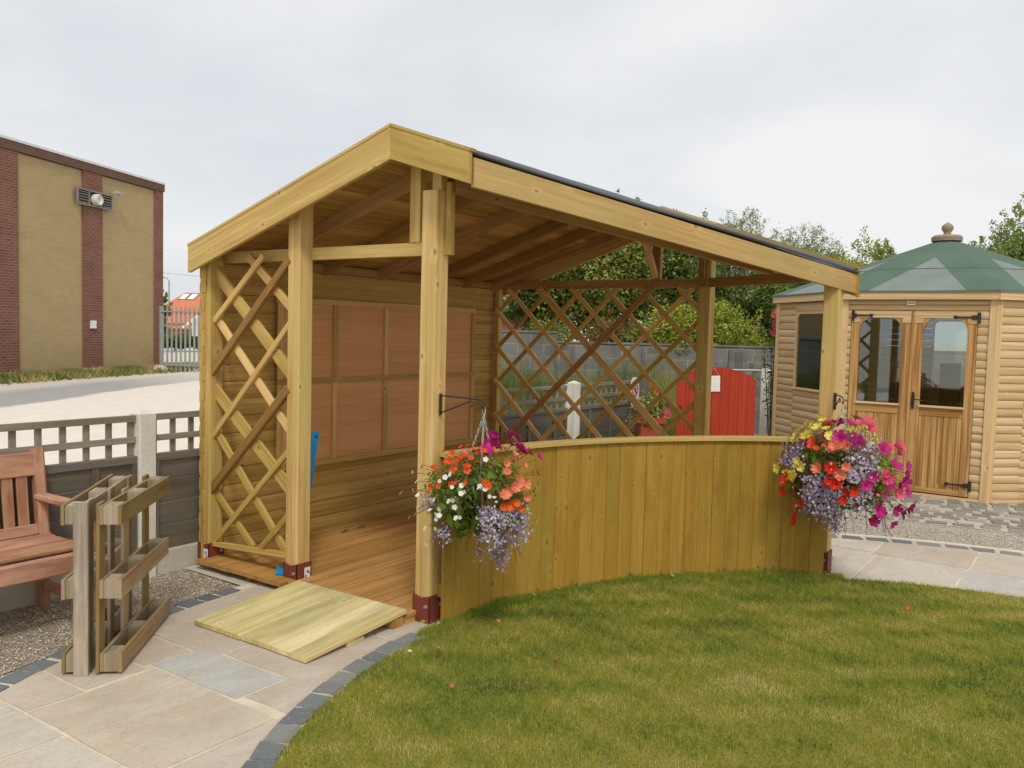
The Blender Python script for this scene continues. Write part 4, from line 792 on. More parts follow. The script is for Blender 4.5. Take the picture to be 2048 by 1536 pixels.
def bracket(pf,hook,zt,zb):
    pf=Vector(pf); hook=Vector(hook); d=(hook-pf); d.z=0; Lb=d.length; d.normalize(); mb=MB()
    mb.beam(pf+Vector((0,0,zb-.01))+d*.004,pf+Vector((0,0,zt+.01))+d*.004,.018,.006,d,0)
    a=pf+Vector((0,0,zt)); b=pf+d*(Lb-.02)+Vector((0,0,zt-.006)); mb.tube([a,b,b+d*.02+Vector((0,0,-.008)),b+d*.028+Vector((0,0,-.026)),b+d*.016+Vector((0,0,-.04)),b+Vector((0,0,-.034))],.0045,6)
    c1=pf+Vector((0,0,zb)); k_=pf+d*(Lb-.085)+Vector((0,0,zt-.018)); mb.tube([c1,k_,k_+d*.012+Vector((0,0,-.004)),k_+d*.016+Vector((0,0,-.02)),k_+d*.002+Vector((0,0,-.026))],.0045,6)
    o=mb.build('plant_bracket',M_iron,gz,True)
hL=Vector((.05,-2.185,1.215)); bracket((.046,-1.897,0),hL,1.25,1.155); 
hR=Vector((2.27,-3.44,1.20)); bracket((2.447,-3.345,0),hR,1.238,1.145)
basket((0.0,-2.2,.74),(.27,.27,.235),(.045,-2.19,1.215),None,None,BLOOMS['L'],'hanging basket of orange, white and coral flowers on the post nearest the ramp','L',1.0,1.0)
basket((2.25,-3.46,.74),(.35,.35,.30),(2.265,-3.44,1.20),None,None,BLOOMS['R'],'fuller hanging basket of magenta, mauve and yellow flowers at right end of the curved front','R',1.32,1.25)
# ---------------- summerhouse (octagonal)
ph=empty('summerhouse',(8.01,-3.186,0),'octagonal timber summerhouse with green felt roof and glazed double doors','summerhouse')
g=G('window_glass',.02,.5); tr_=g.n('ShaderNodeBsdfTransparent',{'Color':(.82,.86,.84,1)}); gl_=g.n('ShaderNodeBsdfGlossy',{'Roughness':.02,'Color':(.9,.95,.95,1)})
fr=g.n('ShaderNodeFresnel',{'IOR':1.9}); ms=g.n('ShaderNodeMixShader',{0:g.math('ADD',g.math('MULTIPLY',fr.outputs[0],1.),.04)}); g.t.links.new(tr_.outputs[0],ms.inputs[1]); g.t.links.new(gl_.outputs[0],ms.inputs[2]); g.t.links.new(ms.outputs[0],g.t.nodes['Material Output'].inputs['Surface']); M_glass=g.m
OC=[(6.26,-3.911),(6.26,-2.461),(7.285,-1.436),(8.735,-1.436),(9.76,-2.461),(9.76,-3.911),(8.735,-4.936),(7.285,-4.936)]
ctr=Vector((8.01,-3.186,0))
def frame_of(i):
    a=Vector((*OC[i],0)); b=Vector((*OC[(i+1)%8],0)); d=(b-a).normalized(); n=Vector((d.y,-d.x,0)); m_=(a+b)/2
    if n.dot(m_-ctr)<0: n=-n
    return a,b,d,n,(b-a).length
def lbox(mb,f,s0,s1,z0,z1,t0,t1,ax='s',c=.002,t=None,mi=0):
    a,b,d,n,L_=f; P=lambda s,tt,z:a+d*s+n*tt+Vector((0,0,z)); tm=(t0+t1)/2
    if ax=='s': mb.beam(P(s0,tm,(z0+z1)/2),P(s1,tm,(z0+z1)/2),t1-t0,z1-z0,(0,0,1),c,t,mi)
    else: mb.beam(P((s0+s1)/2,tm,z0),P((s0+s1)/2,tm,z1),s1-s0,t1-t0,n,c,t,mi)
def lpoly(mb,f,pts,t0,th,t=None):
    a,b,d,n,L_=f; mb.poly([a+d*s+n*t0+Vector((0,0,z)) for s,z in pts],th,n,t)
def llogs(mb,f,s0,s1,z0,z1,row=.083):
    a,b,d,n,L_=f
    if s1-s0<.01 or z1-z0<.02: return
    logs(mb,(a+d*s0)[:2],(a+d*s1)[:2],z0,z1,n[:2],row,.016,.014)
ZT=2.05
for i in range(8):
    f=frame_of(i); L_=f[4]
    mb=MB()
    if i==0:
        # door face: s from 0 (right, y=-3.911) to L (left)
        sr,sl=.15,1.365
        llogs(mb,f,.03,sr-.0,.03,1.93); llogs(mb,f,sl,L_-.03,.03,1.93); llogs(mb,f,.03,L_-.03,1.93,ZT-.001,.06)
    elif i in (1,7,3,5,2,4,6):
        w0,w1=(.36,1.09); z0,z1=1.0,1.93
        if i==1: w0,w1=.28,1.0
        llogs(mb,f,.03,w0,.03,ZT); llogs(mb,f,w1,L_-.03,.03,ZT); llogs(mb,f,w0,w1,.03,z0); llogs(mb,f,w0,w1,z1,ZT)
    mb.build('wall_panel',W_pav,ph)
    if i:
        mb=MB(); lbox(mb,f,w0,w1,z0-.0,z0+.025,-.01,.045); lbox(mb,f,w0,w0+.03,z0+.026,z1,-.012,.022,'z'); lbox(mb,f,w1-.03,w1,z0+.026,z1,-.012,.022,'z'); lbox(mb,f,w0+.031,w1-.031,z1-.03,z1,-.012,.022)
        wf=mb.build('window',W_pavp,ph)
        mb=MB()
        for sx,sg_ in ((w0+.03,1),(w1-.03,-1)):
            r=.07; pts=[(sx,z1-.03)]+[(sx+sg_*(r-r*math.sin(R(q))),z1-.03-(r-r*math.cos(R(q)))) for q in range(0,91,15)]; lpoly(mb,f,pts,.018,.02)
        mb.build('window_corner',W_pavp,wf)
        mb=MB(); lpoly(mb,f,[(w0+.02,z0+.02),(w1-.02,z0+.02),(w1-.02,z1-.02),(w0+.02,z1-.02)],.0,.004); mb.build('pane',M_glass,wf)
    # corner posts
    mb=MB(); lbox(mb,f,-.012,.05,.0,ZT,-.02,.034,'z'); mb.build('corner_post',W_pavp,ph); mb=MB(); lbox(mb,f,L_-.05,L_+.012,.0,ZT,-.02,.034,'z'); mb.build('corner_post',W_pavp,ph)
    # fascia
    mb=MB(); a,b,d,n,_=f; ex=.07*math.tan(R(22.5)); mb.beam(a+n*.07-d*ex+Vector((0,0,2.09)),b+n*.07+d*ex+Vector((0,0,2.09)),.022,.095,(0,0,1),.002); mb.build('fascia',W_pavp,ph)
    mb=MB(); lpoly(mb,f,[(0,0),(L_,0),(L_,.03),(0,.03)],.03,.05); mb.build('base_rail',W_pavp,ph)
# roof
apx=ctr+Vector((0,0,2.86)); ext=[ctr+(Vector((*p,0))-ctr)*(1+.10/1.75)+Vector((0,0,2.135)) for p in OC]
mb=MB(); mb2=MB(); mb3=MB()
for i in range(8):
    a,b=ext[i],ext[(i+1)%8]; nn=(b-a).cross(apx-a).normalized(); nn=nn if nn.z>0 else -nn
    mb.poly([a,b,apx],.02,nn,.5)
    # bands of green over the hips, cut parallel to the hip
    w_=.30; L_=(b-a).length; u=(b-a)/L_
    for s,e2 in ((a,u),(b,-u)):
        p1=s+e2*w_; m_=(a+b)/2; k=w_/(L_/2); q=p1+(apx-s)*(1-k)   # meets the centre line
        mb2.poly([s+nn*.003,p1+nn*.003,q+nn*.003,apx+nn*.003],.002,nn,.5)
    # felt lap
    k=.62; a2,b2=apx+(a-apx)*k,apx+(b-apx)*k; f0=(a2+(b2-a2)*.0); mb3.beam(a2+nn*.004,b2+nn*.004,.008,.004,nn,0)
rf=mb.build('roof',M_feltl,ph); mb2.build('green_hip_felt',M_feltg,rf); mb3.build('felt_lap',plain('felt_edge',S2L((92,104,100)),.9),rf)
mb=MB(); mb.lathe([(.17,2.80),(.175,2.845),(.15,2.87),(.05,2.875),(.04,2.90),(.045,2.915),(.062,2.94),(.068,2.965),(.06,2.99),(.035,3.01),(.02,3.02),(.0,3.03)],(ctr.x,ctr.y,.02),20); mb.build('finial',plain('weathered_finial',S2L((150,136,112)),.8,.2,0,.15,20),ph,True)
# interior
mb=MB(); mb.poly([(x,y,.05) for x,y in [((Vector((*p,0))-ctr)*.98+ctr)[:2] for p in OC]],.05,(0,0,1)); mb.build('floor',W_deck,ph)
# doors
f=frame_of(0)
def door(s0,s1,hinge,hz):
    mb=MB(); st=.085; z0,z1=.045,1.925; wz0,wz1=.93,1.85
    lbox(mb,f,s0,s0+st,z0,1.8,.0,.03,'z'); lbox(mb,f,s1-st,s1,z0,1.8,.0,.03,'z')
    lbox(mb,f,s0+st+.001,s1-st-.001,wz0-.085,wz0,.0,.028); lbox(mb,f,s0+st+.001,s1-st-.001,z0,z0+.05,.0,.028)
    D=mb.build('door',W_door,ph)
    mb=MB(); llogs(mb,f,s0,s1,1.80,z1,.062) if False else None
    for zz in (1.852,1.91): lbox(mb,f,s0,s1,zz-.028 if zz>1.9 else zz-.0,zz+.015 if zz>1.9 else zz+.028,.0,.036)
    lbox(mb,f,s0,s0+st,1.801,1.851,.0,.036,'s'); lbox(mb,f,s1-st,s1,1.801,1.851,.0,.036,'s')
    mb.build('door_head',W_pav,D)
    mb=MB(); n=7; w_=(s1-s0-2*st)/n
    for k in range(n): lbox(mb,f,s0+st+k*w_+.001,s0+st+(k+1)*w_-.001,z0+.051,wz0-.086,.006,.02,'z')
    mb.build('door_boards',W_door,D)
    mb=MB()
    for sx,sg_ in ((s0+st,1),(s1-st,-1)):
        r=.13; pts=[(sx,wz1+.002)]+[(sx+sg_*(r-r*math.sin(R(q))),wz1-(r-r*math.cos(R(q)))) for q in range(0,91,15)]; lpoly(mb,f,pts,.03,.028)
    mb.build('window_corner',W_door,D)
    mb=MB(); lbox(mb,f,s0+st-.01,s1-st+.01,wz0+.001,wz0+.022,.0,.05); mb.build('sill',W_pavp,D)
    mb=MB(); lpoly(mb,f,[(s0+st-.005,wz0),(s1-st+.005,wz0),(s1-st+.005,wz1+.005),(s0+st-.005,wz1+.005)],.008,.004); mb.build('pane',M_glass,D)
    hx=s0 if hinge<0 else s1; dr=1 if hinge<0 else -1
    for z in hz:
        mb=MB(); lbox(mb,f,hx-.03,hx-.0,z-.06,z+.05,.036,.046,'z',.004,mi=0); x0,x1=sorted((hx+dr*.002,hx+dr*.05)); lbox(mb,f,x0,x1,z-.024,z+.022,.036,.045,'s',.008); x0,x1=sorted((hx+dr*.05,hx+dr*.19)); lbox(mb,f,x0,x1,z-.009,z+.009,.037,.044,'s',.002); x0,x1=sorted((hx+dr*.185,hx+dr*.215)); lbox(mb,f,x0,x1,z-.018,z+.018,.037,.044,'s',.008); mb.build('hinge',M_iron,D)
    return D
# s is measured from the right-hand corner (y=-3.911)
D1=door(.155,.735,-1,(1.865,.16)); D2=door(.765,1.36,1,(1.875,.17))
mb=MB(); lbox(mb,f,.736,.764,.045,1.925,.0,.042,'z'); mb.build('meeting_bar',W_door,D1)
mb=MB(); lbox(mb,f,.695,.725,.93,1.06,.032,.044,'z',.008); lbox(mb,f,.700,.720,1.06,1.085,.032,.042,'z',.006); lbox(mb,f,.700,.720,.905,.93,.032,.042,'z',.006); a,b,d,n,_=f; p=a+d*.71+n*.05+Vector((0,0,1.01)); mb.tube([p-n*.01,p+n*.03,p+n*.035-d*.05,p+n*.035-d*.10+Vector((0,0,-.012))],.006); mb.build('door_handle',M_iron,D1,True)
mb=MB(); lbox(mb,f,.735,.815,1.985,2.03,.03,.036,'s',.0); pq=mb.build('name_plate',M_white,ph)
mb=MB(); lbox(mb,f,.745,.805,2.003,2.012,.0362,.0372,'s',0); mb.build('plate_print',M_iron,pq)
# furniture inside
tb=empty('round_table',(7.7,-2.9,.05),'dark round table standing inside the summerhouse','table')
mb=MB(); mb.lathe([(0,.70),(.42,.70),(.43,.715),(.42,.73),(0,.73)],(7.7,-2.8,.05),28); mb.build('table_top',W_raf,tb); mb=MB(); mb.lathe([(.2,.0),(.19,.03),(.04,.05),(.035,.7)],(7.7,-2.8,.05),12); mb.build('pedestal',W_raf,tb)
ch=empty('white_chair',(7.5,-3.75,.05),'white moulded chair just inside the right hand door','chair')
mb=MB(); mb.box(7.25,7.65,-3.85,-3.50,.48,.51,.01); mb.build('seat',M_white,ch)
mb=MB(); mb.beam((7.45,-3.86,.5),(7.45,-3.93,1.0),.40,.02,(0,1,0),.008); mb.build('backrest',M_white,ch)
for x in (7.28,7.62):
    for y in (-3.83,-3.52): mb=MB(); mb.tube([(x,y,.05),(x,y,.48)],.015); mb.build('leg',M_white,ch)
cb=empty('tall_cabinet',(8.3,-3.25,.05),'tall dark cabinet standing at the middle of the summerhouse','cabinet')
mb=MB(); mb.box(8.2,8.5,-3.36,-3.16,.05,1.35,.004,ax='z'); mb.build('carcass',plain('dark_green_paint',S2L((34,48,42)),.5),cb); mb=MB(); mb.box(8.19,8.199,-3.35,-3.17,.08,1.32,.0,ax='z'); mb.build('cabinet_door',plain('dark_brown_paint',S2L((44,34,28)),.5),cb)
# ---------------- brick building
bl=empty('brick_building',(11.2,21.1,0),'flat roofed windowless brick building with tan panels and red brick piers','building')
A=Vector((8.17-1.9*6.13,19.75-1.9*2.65,0)); B=Vector((14.3,22.4,0)); d=(B-A).normalized(); n=Vector((d.y,-d.x,0)); Lw=(B-A).length; back=-n*11
def brick(name,c1,c2,mort,soot=.3,ms=.01):
    g=G(name,.95,.1); o_=g.uv()
    br=g.n('ShaderNodeTexBrick',{'Vector':o_,'Scale':1.,'Mortar Size':ms,'Mortar Smooth':.2,'Bias':-.1,'Brick Width':.225,'Row Height':.075,'Color1':(*S2L(c1),1),'Color2':(*S2L(c2),1),'Mortar':(*S2L(mort),1)})
    n1=g.noise(g.vmul(o_,(.5,1.2,1)),1.,5,.65); n2=g.noise(g.vmul(o_,(1,8,1)),1.,4,.6)
    c=g.mix(g.rng(n1,.4,.7,0,soot),br.outputs[0],[x*.62 for x in S2L(c2)]); c=g.mix(g.rng(n2,.45,.7,0,.25),c,S2L(c1)); g.col(c); g.bump(br.outputs[1],-.3,.008); return g.m
M_bred=brick('red_brick',(134,92,78),(112,76,66),(154,124,108)); M_btan=brick('tan_brick',(180,158,118),(172,150,110),(178,158,122),.2,.006)
def face(mb,p,q,z0,z1,th=.0): vwall(mb,p,q,z0,z1,th)
mb=MB(); vwall(mb,A+back/2,B+back/2,-.05,6.2,11-.02); mb.build('wall',M_bred,bl) 
# pier and panel widths measured from the right corner
def seg(s0,s1,t0,z0,z1,mat,name):
    mb=MB(); p=B-d*s0+n*t0/2; q=B-d*s1+n*t0/2; vwall(mb,q,p,z0,z1,abs(t0)); return mb.build(name,mat,bl)
for s0,s1 in ((0.0,.47),(3.19,4.07),(6.65,7.55),(10.4,11.3),(14.0,14.9)): seg(s0,s1,.10,-.05,6.12,M_bred,'brick_pier')
for s0,s1 in ((.471,3.189),(4.071,6.649),(7.551,10.399),(11.301,13.999)): seg(s0,s1,.05,-.05,6.10,M_btan,'tan_panel')
seg(-.03,Lw,.14,6.121,6.36,brick('brown_brick',(112,86,74),(98,76,66),(124,100,88)),'parapet')
mb=MB(); p=B+d*.05+back/2+Vector((0,0,0)); q=A-d*.05+back/2; vwall(mb,q,p,6.361,6.43,11.3); mb.build('white_coping',plain('coping',S2L((214,214,214)),.6),bl)
# louvre vent
def bp(s,z,t): return B-d*s+n*t+Vector((0,0,z))
M_vent=plain('grey_louvre',S2L((136,132,126)),.6)
mb=MB(); mb.beam(bp(2.85,5.31,.14),bp(4.4,5.31,.14),.02,.46,(0,0,1),0); vt=mb.build('louvre_vent',plain('vent_dark',(.02,.02,.02),.9),bl)
mb=MB()
for z in (5.09,5.53): mb.beam(bp(2.83,z,.17),bp(4.42,z,.17),.06,.045,(0,0,1),.002)
for s in (2.84,3.37,3.9,4.41): mb.beam(bp(s,5.113,.17),bp(s,5.507,.17),.045,.055,n,.002)
mb.build('frame',M_vent,vt)
for s0,s1 in ((2.865,3.345),(3.925,4.385)):
    mb=MB()
    for k in range(5): z=5.15+k*.078; mb.beam(bp(s0,z,.17),bp(s1,z,.17),.035,.02,(0,0,1)+n*0 if False else Vector((0,0,1))+n*.8,.0)
    mb.build('slats',M_vent,vt)

mb=MB(); mb.lathe([(.17,0),(.175,.16),(.15,.2),(.13,.18),(.0,.15)],bp(3.63,5.29,.15),20,axis=n); mb.build('round_duct',plain('duct_white',S2L((216,212,198)),.6),vt,True)
mb=MB(); mb.beam(bp(2.72,5.66,.08),bp(2.72,5.66,.24),.05,.05,(0,0,1)); mb.beam(bp(2.6,5.62,.30),bp(2.8,5.66,.30),.13,.09,(0,0,1),.02); mb.build('security_light',plain('light_housing',S2L((176,172,162)),.5),bl)
mb=MB(); mb.beam(bp(3.55,1.49,.13),bp(3.80,1.49,.13),.04,.24,(0,0,1),.006); mb.build('meter_box',M_white,bl)
# weeds along the building
M_weed=leafmat('dry_weeds',[(0,S2L((84,104,48))),(.4,S2L((128,134,74))),(.75,S2L((176,158,100))),(1,S2L((202,184,138)))],.7,.2)
nq=16000; s_=rng.random(nq)*14; t_=.1+np.abs(rng.normal(0,.55,nq)); t_=np.minimum(t_,1.6); x=B.x-d.x*s_+n.x*t_; y=B.y-d.y*s_+n.y*t_
x2=np.concatenate([x,B.x+d.x*rng.random(2500)*2.6+n.x*rng.uniform(-.2,.9,2500)]); y2=np.concatenate([y,B.y+d.y*rng.random(2500)*2.6+n.y*rng.uniform(-.2,.9,2500)])
tn=np.clip(.55+lowf(x2,y2,2.0,4)*.8+rng.normal(0,.2,len(x2)),0,1)
tag(grass('verge_weeds',x2,y2,.05,.26,.05,M_weed,-.03,.9,tn),'strip of dry grass and weeds along the foot of the brick building','weeds',kind='stuff')
mb=MB(); mb.lathe([(0,-.05),(.22,0),(.26,.09),(.16,.2),(0,.24)],(13.3,20.9,-.03),9); tag(mb.build('pale_boulder',M_conc,None,True),'pale stone lying in weeds beside the palisade gate','stone')
# ---------------- palisade gate
M_galv=plain('dull_galvanised',S2L((158,162,158)),.5,.4,.2,.08)
def palis(P0_,dv,n_,label,name,cat,posts=True):
    e=empty(name,P0_+dv*n_*.075,label,cat)
    mb=MB()
    for z in (.2,1.98): mb=MB(); mb.beam(P0_+Vector((0,0,z))-Vector((dv.y,-dv.x,0))*-.03,P0_+dv*n_*.15+Vector((0,0,z))-Vector((dv.y,-dv.x,0))*-.03,.04,.05,(0,0,1),.003); mb.build('rail',M_galv,e)
    nn=Vector((dv.y,-dv.x,0))
    for k in range(n_):
        q=P0_+dv*(.075+k*.15); mb=MB(); w_=.034
        mb.poly([q-dv*w_+Vector((0,0,-.02)),q+dv*w_+Vector((0,0,-.02)),q+dv*w_+Vector((0,0,2.08)),q+dv*.022+Vector((0,0,2.12)),q+dv*.03+Vector((0,0,2.2)),q+Vector((0,0,2.13)),q-dv*.03+Vector((0,0,2.2)),q-dv*.022+Vector((0,0,2.12)),q-dv*w_+Vector((0,0,2.08))],.006,nn,.5); mb.build('pale',M_galv,e)
    for q in (P0_,P0_+dv*n_*.15): mb=MB(); mb.beam(q+Vector((0,0,-.03)),q+Vector((0,0,2.15)),.07,.07,(1,0,0)); mb.build('post',M_galv,e)
    return e
gd=(Vector((14.41,19.78,0))-Vector((13.46,21.15,0))).normalized(); g0=Vector((13.80,21.2,0))
g0=Vector((13.46,21.15,0))+gd*.02
palis(g0,gd,20,'galvanised steel palisade gate closing the gap beside the brick building','palisade_gate','gate')
palis(g0+gd*3.1,gd,34,'galvanised palisade fence continuing behind the shelter from the gate','palisade_fence','fence')
mb=MB(); q=g0+gd*1.02+Vector((0,0,1.48))-Vector((gd.y,-gd.x,0))*.06; mb.beam(q,q+gd*.7,.01,.60,(0,0,1),0); tag(mb.build('white_sign_board',M_white),'blank white board fixed behind the palisade gate bars','sign')
# ---------------- far house, lamp, hedge
hs=empty('orange_roofed_house',(33,48,0),'house with orange tiled roof and two skylights beyond the gate','house')
c_=PX(322,60); r_=(PX(640,60)-PX(322,60)).normalized(); c_=c_-r_*2.0; dp=Vector((-r_.y,r_.x,0)); dp=dp if dp.dot(Vector((.8237,.567,0)))>0 else -dp
M_tile=G('orange_tiles',.85,.2); g=M_tile; wv=g.noise(g.vmul(g.uv(),(3,14,1)),1.,3,.6); g.col(g.mix(g.rng(wv,.3,.7),S2L((196,116,84)),S2L((216,138,104)))); M_tile=M_tile.m
M_hb=brick('house_brick',(150,92,74),(128,76,62),(160,140,124))
mb=MB(); ww=(c_+r_*8)+dp*3.2; vwall(mb,c_+dp*3.2+r_*.3,c_+r_*16+dp*3.2,-.1,1.6,6); mb.build('wall',M_hb,hs)
mb=MB(); e0=1.25; rz=3.85
mb.poly([c_-r_*.3+Vector((0,0,e0)),c_+r_*16.3+Vector((0,0,e0)),c_+r_*14.8+dp*3.2+Vector((0,0,rz)),c_+r_*2.5+dp*3.2+Vector((0,0,rz))],.1,Vector((0,0,1))*3.2-dp*2.6)
mb.poly([c_-r_*.3+dp*6.4+Vector((0,0,e0)),c_+r_*16.3+dp*6.4+Vector((0,0,e0)),c_+r_*14.8+dp*3.2+Vector((0,0,rz)),c_+r_*2.5+dp*3.2+Vector((0,0,rz))],.1,Vector((0,0,1))*3.2+dp*2.6)
mb.poly([c_-r_*.3+Vector((0,0,e0)),c_-r_*.3+dp*6.4+Vector((0,0,e0)),c_+r_*2.5+dp*3.2+Vector((0,0,rz))],.1,Vector((0,0,1))-r_)
rf=mb.build('roof',M_tile,hs)
mb=MB(); q=c_+r_*5.05+dp*3.3; mb.box(q.x-.5,q.x+.5,q.y-.4,q.y+.4,3.4,4.45,0,ax='z'); mb.build('chimney',M_hb,rf)
for k in (2.0,2.62):
    mb=MB(); up_=(dp*3.2+Vector((0,0,rz-e0))).normalized(); a=c_+r_*(k+.2)+(dp*3.2+Vector((0,0,rz-e0)))*.78+Vector((0,0,e0+.05)); nn=Vector((0,0,1))*3.2-dp*2.6
    mb.poly([a,a+r_*.56,a+r_*.80+up_*.72,a+r_*.24+up_*.72],.05,nn,.5,1); mb.poly([p+nn.normalized()*.01 for p in (a+r_*.08+up_*.06,a+r_*.51+up_*.06,a+r_*.72+up_*.66,a+r_*.29+up_*.66)],.02,nn,.5,0); mb.build('skylight',[M_white,M_vent],rf)
mb=MB(); v=c_+r_*4.9-dp*.9; 
for s in (-1,1): mb.beam(v+Vector((0,0,2.1)),v+r_*s*1.0+Vector((0,0,1.3)),.12,.16,(0,0,1),0)
mb.build('white_bargeboard',M_white,hs)
lp=empty('street_lamp',PX(338,62),'slender grey street lamp above the orange roof','street lamp'); q=PX(339,62)
mb=MB(); mb.tube([q,q+Vector((0,0,4.6)),q-r_*.15+Vector((0,0,4.8)),q-r_*.4+Vector((0,0,4.85))],[.06,.05,.04,.035],6); mb.build('column',M_galv,lp)
mb=MB(); mb.beam(q-r_*.35+Vector((0,0,4.87)),q-r_*.7+Vector((0,0,4.84)),.14,.08,(0,0,1),.02); mb.build('lamp_head',M_galv,lp)
# grey low building and road behind the gate
sh=empty('distant_shed',PX(1030,22),'low shed with grey corrugated roof and dull red wall beyond the block wall','shed')
a,b=spot(22,-.9),spot(22,.75); rr=(b-a).normalized(); mb=MB(); vwall(mb,a+Vector((1.2,.8,0)),b+Vector((1.2,.8,0)),-.05,ZH(1030,626,22),2.4); mb.build('wall',plain('dull_red_wall',S2L((150,98,92)),.9),sh)
mb=MB(); 
for k in range(16):
    z=ZH(1030,626,22)+.001+k*.032; mb.beam(a+Vector((.02*k,.014*k,z+.014)),b+Vector((.02*k,.014*k,z+.014)),.05,.028,(0,0,1),.006)
mb.build('corrugated_roof',plain('grey_sheet_roof',S2L((168,162,156)),.8),sh)
# ---------------- trees and shrubs
BARK=plain('bark',S2L((92,78,62)),.95,.1,0,.3,12)
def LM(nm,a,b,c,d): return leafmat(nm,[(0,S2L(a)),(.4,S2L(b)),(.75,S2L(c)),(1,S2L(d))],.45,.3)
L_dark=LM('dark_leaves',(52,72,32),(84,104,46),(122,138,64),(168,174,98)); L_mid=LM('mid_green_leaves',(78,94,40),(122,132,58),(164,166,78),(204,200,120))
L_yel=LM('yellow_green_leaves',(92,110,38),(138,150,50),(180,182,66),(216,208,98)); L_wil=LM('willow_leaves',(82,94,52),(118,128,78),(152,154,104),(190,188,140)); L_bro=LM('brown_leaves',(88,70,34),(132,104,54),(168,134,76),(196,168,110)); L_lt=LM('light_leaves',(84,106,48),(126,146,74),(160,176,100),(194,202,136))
def tree(name,cat,label,px,D,ytop,hw,zb,mat,nl,size,seed,grp='trees and shrubs beyond the block wall',spike=0,asp=.5,dens=.9,depth=1.,cl=34,solid=True):
    r=np.random.default_rng(seed); base=PX(px,D); zt=ZH(px,ytop,D); rx=hw*D/1717.; rz=(zt-zb)/2; c=np.array([base.x,base.y,(zt+zb)/2]); rad=np.array([rx,rx*depth,rz])
    e=empty(name,base,label,cat,grp)
    K=cl; u=unit(r.normal(size=(K,3))); u[:,2]=np.where(u[:,2]<-.3,-u[:,2],u[:,2]); cen=c+u*rad*(.45+.42*r.random((K,1))); cr_=rx*(.22+.2*r.random(K))
    cen=np.vstack([cen,c+r.normal(size=(K//2,3))*rad*.3]); cr_=np.concatenate([cr_,np.full(K//2,rx*.4)]); K=len(cen)
    w_=cr_**2; k=r.choice(K,nl,p=w_/w_.sum()); dn=unit(r.normal(size=(nl,3))); rad_l=(.55+.5*r.random((nl,1))**.6); P=cen[k]+dn*cr_[k][:,None]*rad_l*np.array([1,1,.8]); P+=r.normal(0,rx*.03,(nl,3))
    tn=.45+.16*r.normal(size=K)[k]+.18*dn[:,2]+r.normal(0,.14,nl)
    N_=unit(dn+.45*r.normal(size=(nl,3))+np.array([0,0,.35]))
    if spike:
        S=[];T=[];Q=[]; 
        for q in range(spike):
            a=unit(r.normal(size=3)); a[2]=abs(a[2])*1.1+.25; a=unit(a); s0=c+a*rad*.85; dr=unit(a*np.array([.8,.8,1])+np.array([0,0,.6])+.25*r.normal(size=3)); L_=rx*r.uniform(.18,.5); m_=26
            tt=np.linspace(0,1,m_)[:,None]; pts=s0+dr*L_*tt+np.array([0,0,-1])*L_*.25*tt**2+r.normal(0,.028,(m_,3)); S.append(pts); T.append(np.clip(.6+r.normal(0,.14,m_),0,1)); Q.append(unit(r.normal(size=(m_,3))))
        P=np.vstack([P]+S); tn=np.concatenate([tn]+T); N_=np.vstack([N_]+Q)
    ok=P[:,2]>.02; P,tn,N_=P[ok],tn[ok],N_[ok]
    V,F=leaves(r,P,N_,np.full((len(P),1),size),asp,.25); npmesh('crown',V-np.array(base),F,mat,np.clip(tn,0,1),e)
    mb=MB(); b=Vector((0,0,-.03)); top=Vector((0,0,c[2]+rz*.3)); mb.tube([b,b*.5+top*.35+Vector(r.normal(0,.04,3)),top],[.03+rx*.06,.02+rx*.045,.02],8)
    for q in range(9):
        t0=Vector(cen[q])-base; st=Vector((0,0,max(.3,c[2]*.45+r.random()*rz*.5))); mb.tube([st,(st+t0)*.5+Vector((0,0,-.05*rz)),t0],[.02+rx*.02,.015+rx*.01,.006],5)
    o=mb.build('trunk',BARK,None,True); o.parent=e
    return e
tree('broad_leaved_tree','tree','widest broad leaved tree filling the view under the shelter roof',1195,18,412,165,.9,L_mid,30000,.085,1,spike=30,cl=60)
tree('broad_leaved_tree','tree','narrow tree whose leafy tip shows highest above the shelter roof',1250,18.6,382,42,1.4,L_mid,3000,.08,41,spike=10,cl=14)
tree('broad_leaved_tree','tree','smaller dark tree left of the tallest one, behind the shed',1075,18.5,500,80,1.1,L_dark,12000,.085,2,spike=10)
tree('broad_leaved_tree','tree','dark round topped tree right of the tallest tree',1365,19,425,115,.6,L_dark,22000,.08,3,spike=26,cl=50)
tree('willow_tree','tree','grey green willow whose wispy top rises left of the yellow shrub',1480,17.5,418,88,.7,L_wil,18000,.075,4,spike=80,asp=.22)
tree('willow_tree','tree','broad grey green willow over the right end of the shelter roof',1595,18,458,105,.6,L_wil,22000,.07,5,spike=70,asp=.22)
tree('golden_shrub','shrub','tall yellow green shrub beside the summerhouse roof',1712,18.5,474,100,.8,L_yel,13000,.07,6,spike=26)
tree('sparse_tree','tree','thin twiggy tree with bare gaps above the summerhouse ridge, left side',1762,19,475,34,1.6,L_wil,1100,.085,7,spike=26,asp=.3,cl=12)
tree('light_green_tree','tree','pale green tree at the right edge of the view',2070,19,380,104,.6,L_lt,20000,.085,8,spike=40)
tree('sparse_tree','tree','faint wispy tree just right of the roof finial',1950,21,468,42,1.6,L_lt,1400,.08,9,spike=22,cl=14)
tree('shrub','shrub','yellow green shrub seen through the right of the far trellis',1345,15.15,612,95,.3,L_yel,13000,.055,10,spike=16)
tree('shrub','shrub','russet brown shrub seen through the middle of the far trellis',1222,15.1,604,56,.4,L_bro,7000,.05,11,spike=16,asp=.3)
tree('shrub','shrub','bright green shrub just left of the summerhouse, above the wall',1462,15.2,596,85,.3,L_yel,12000,.055,12,spike=14)
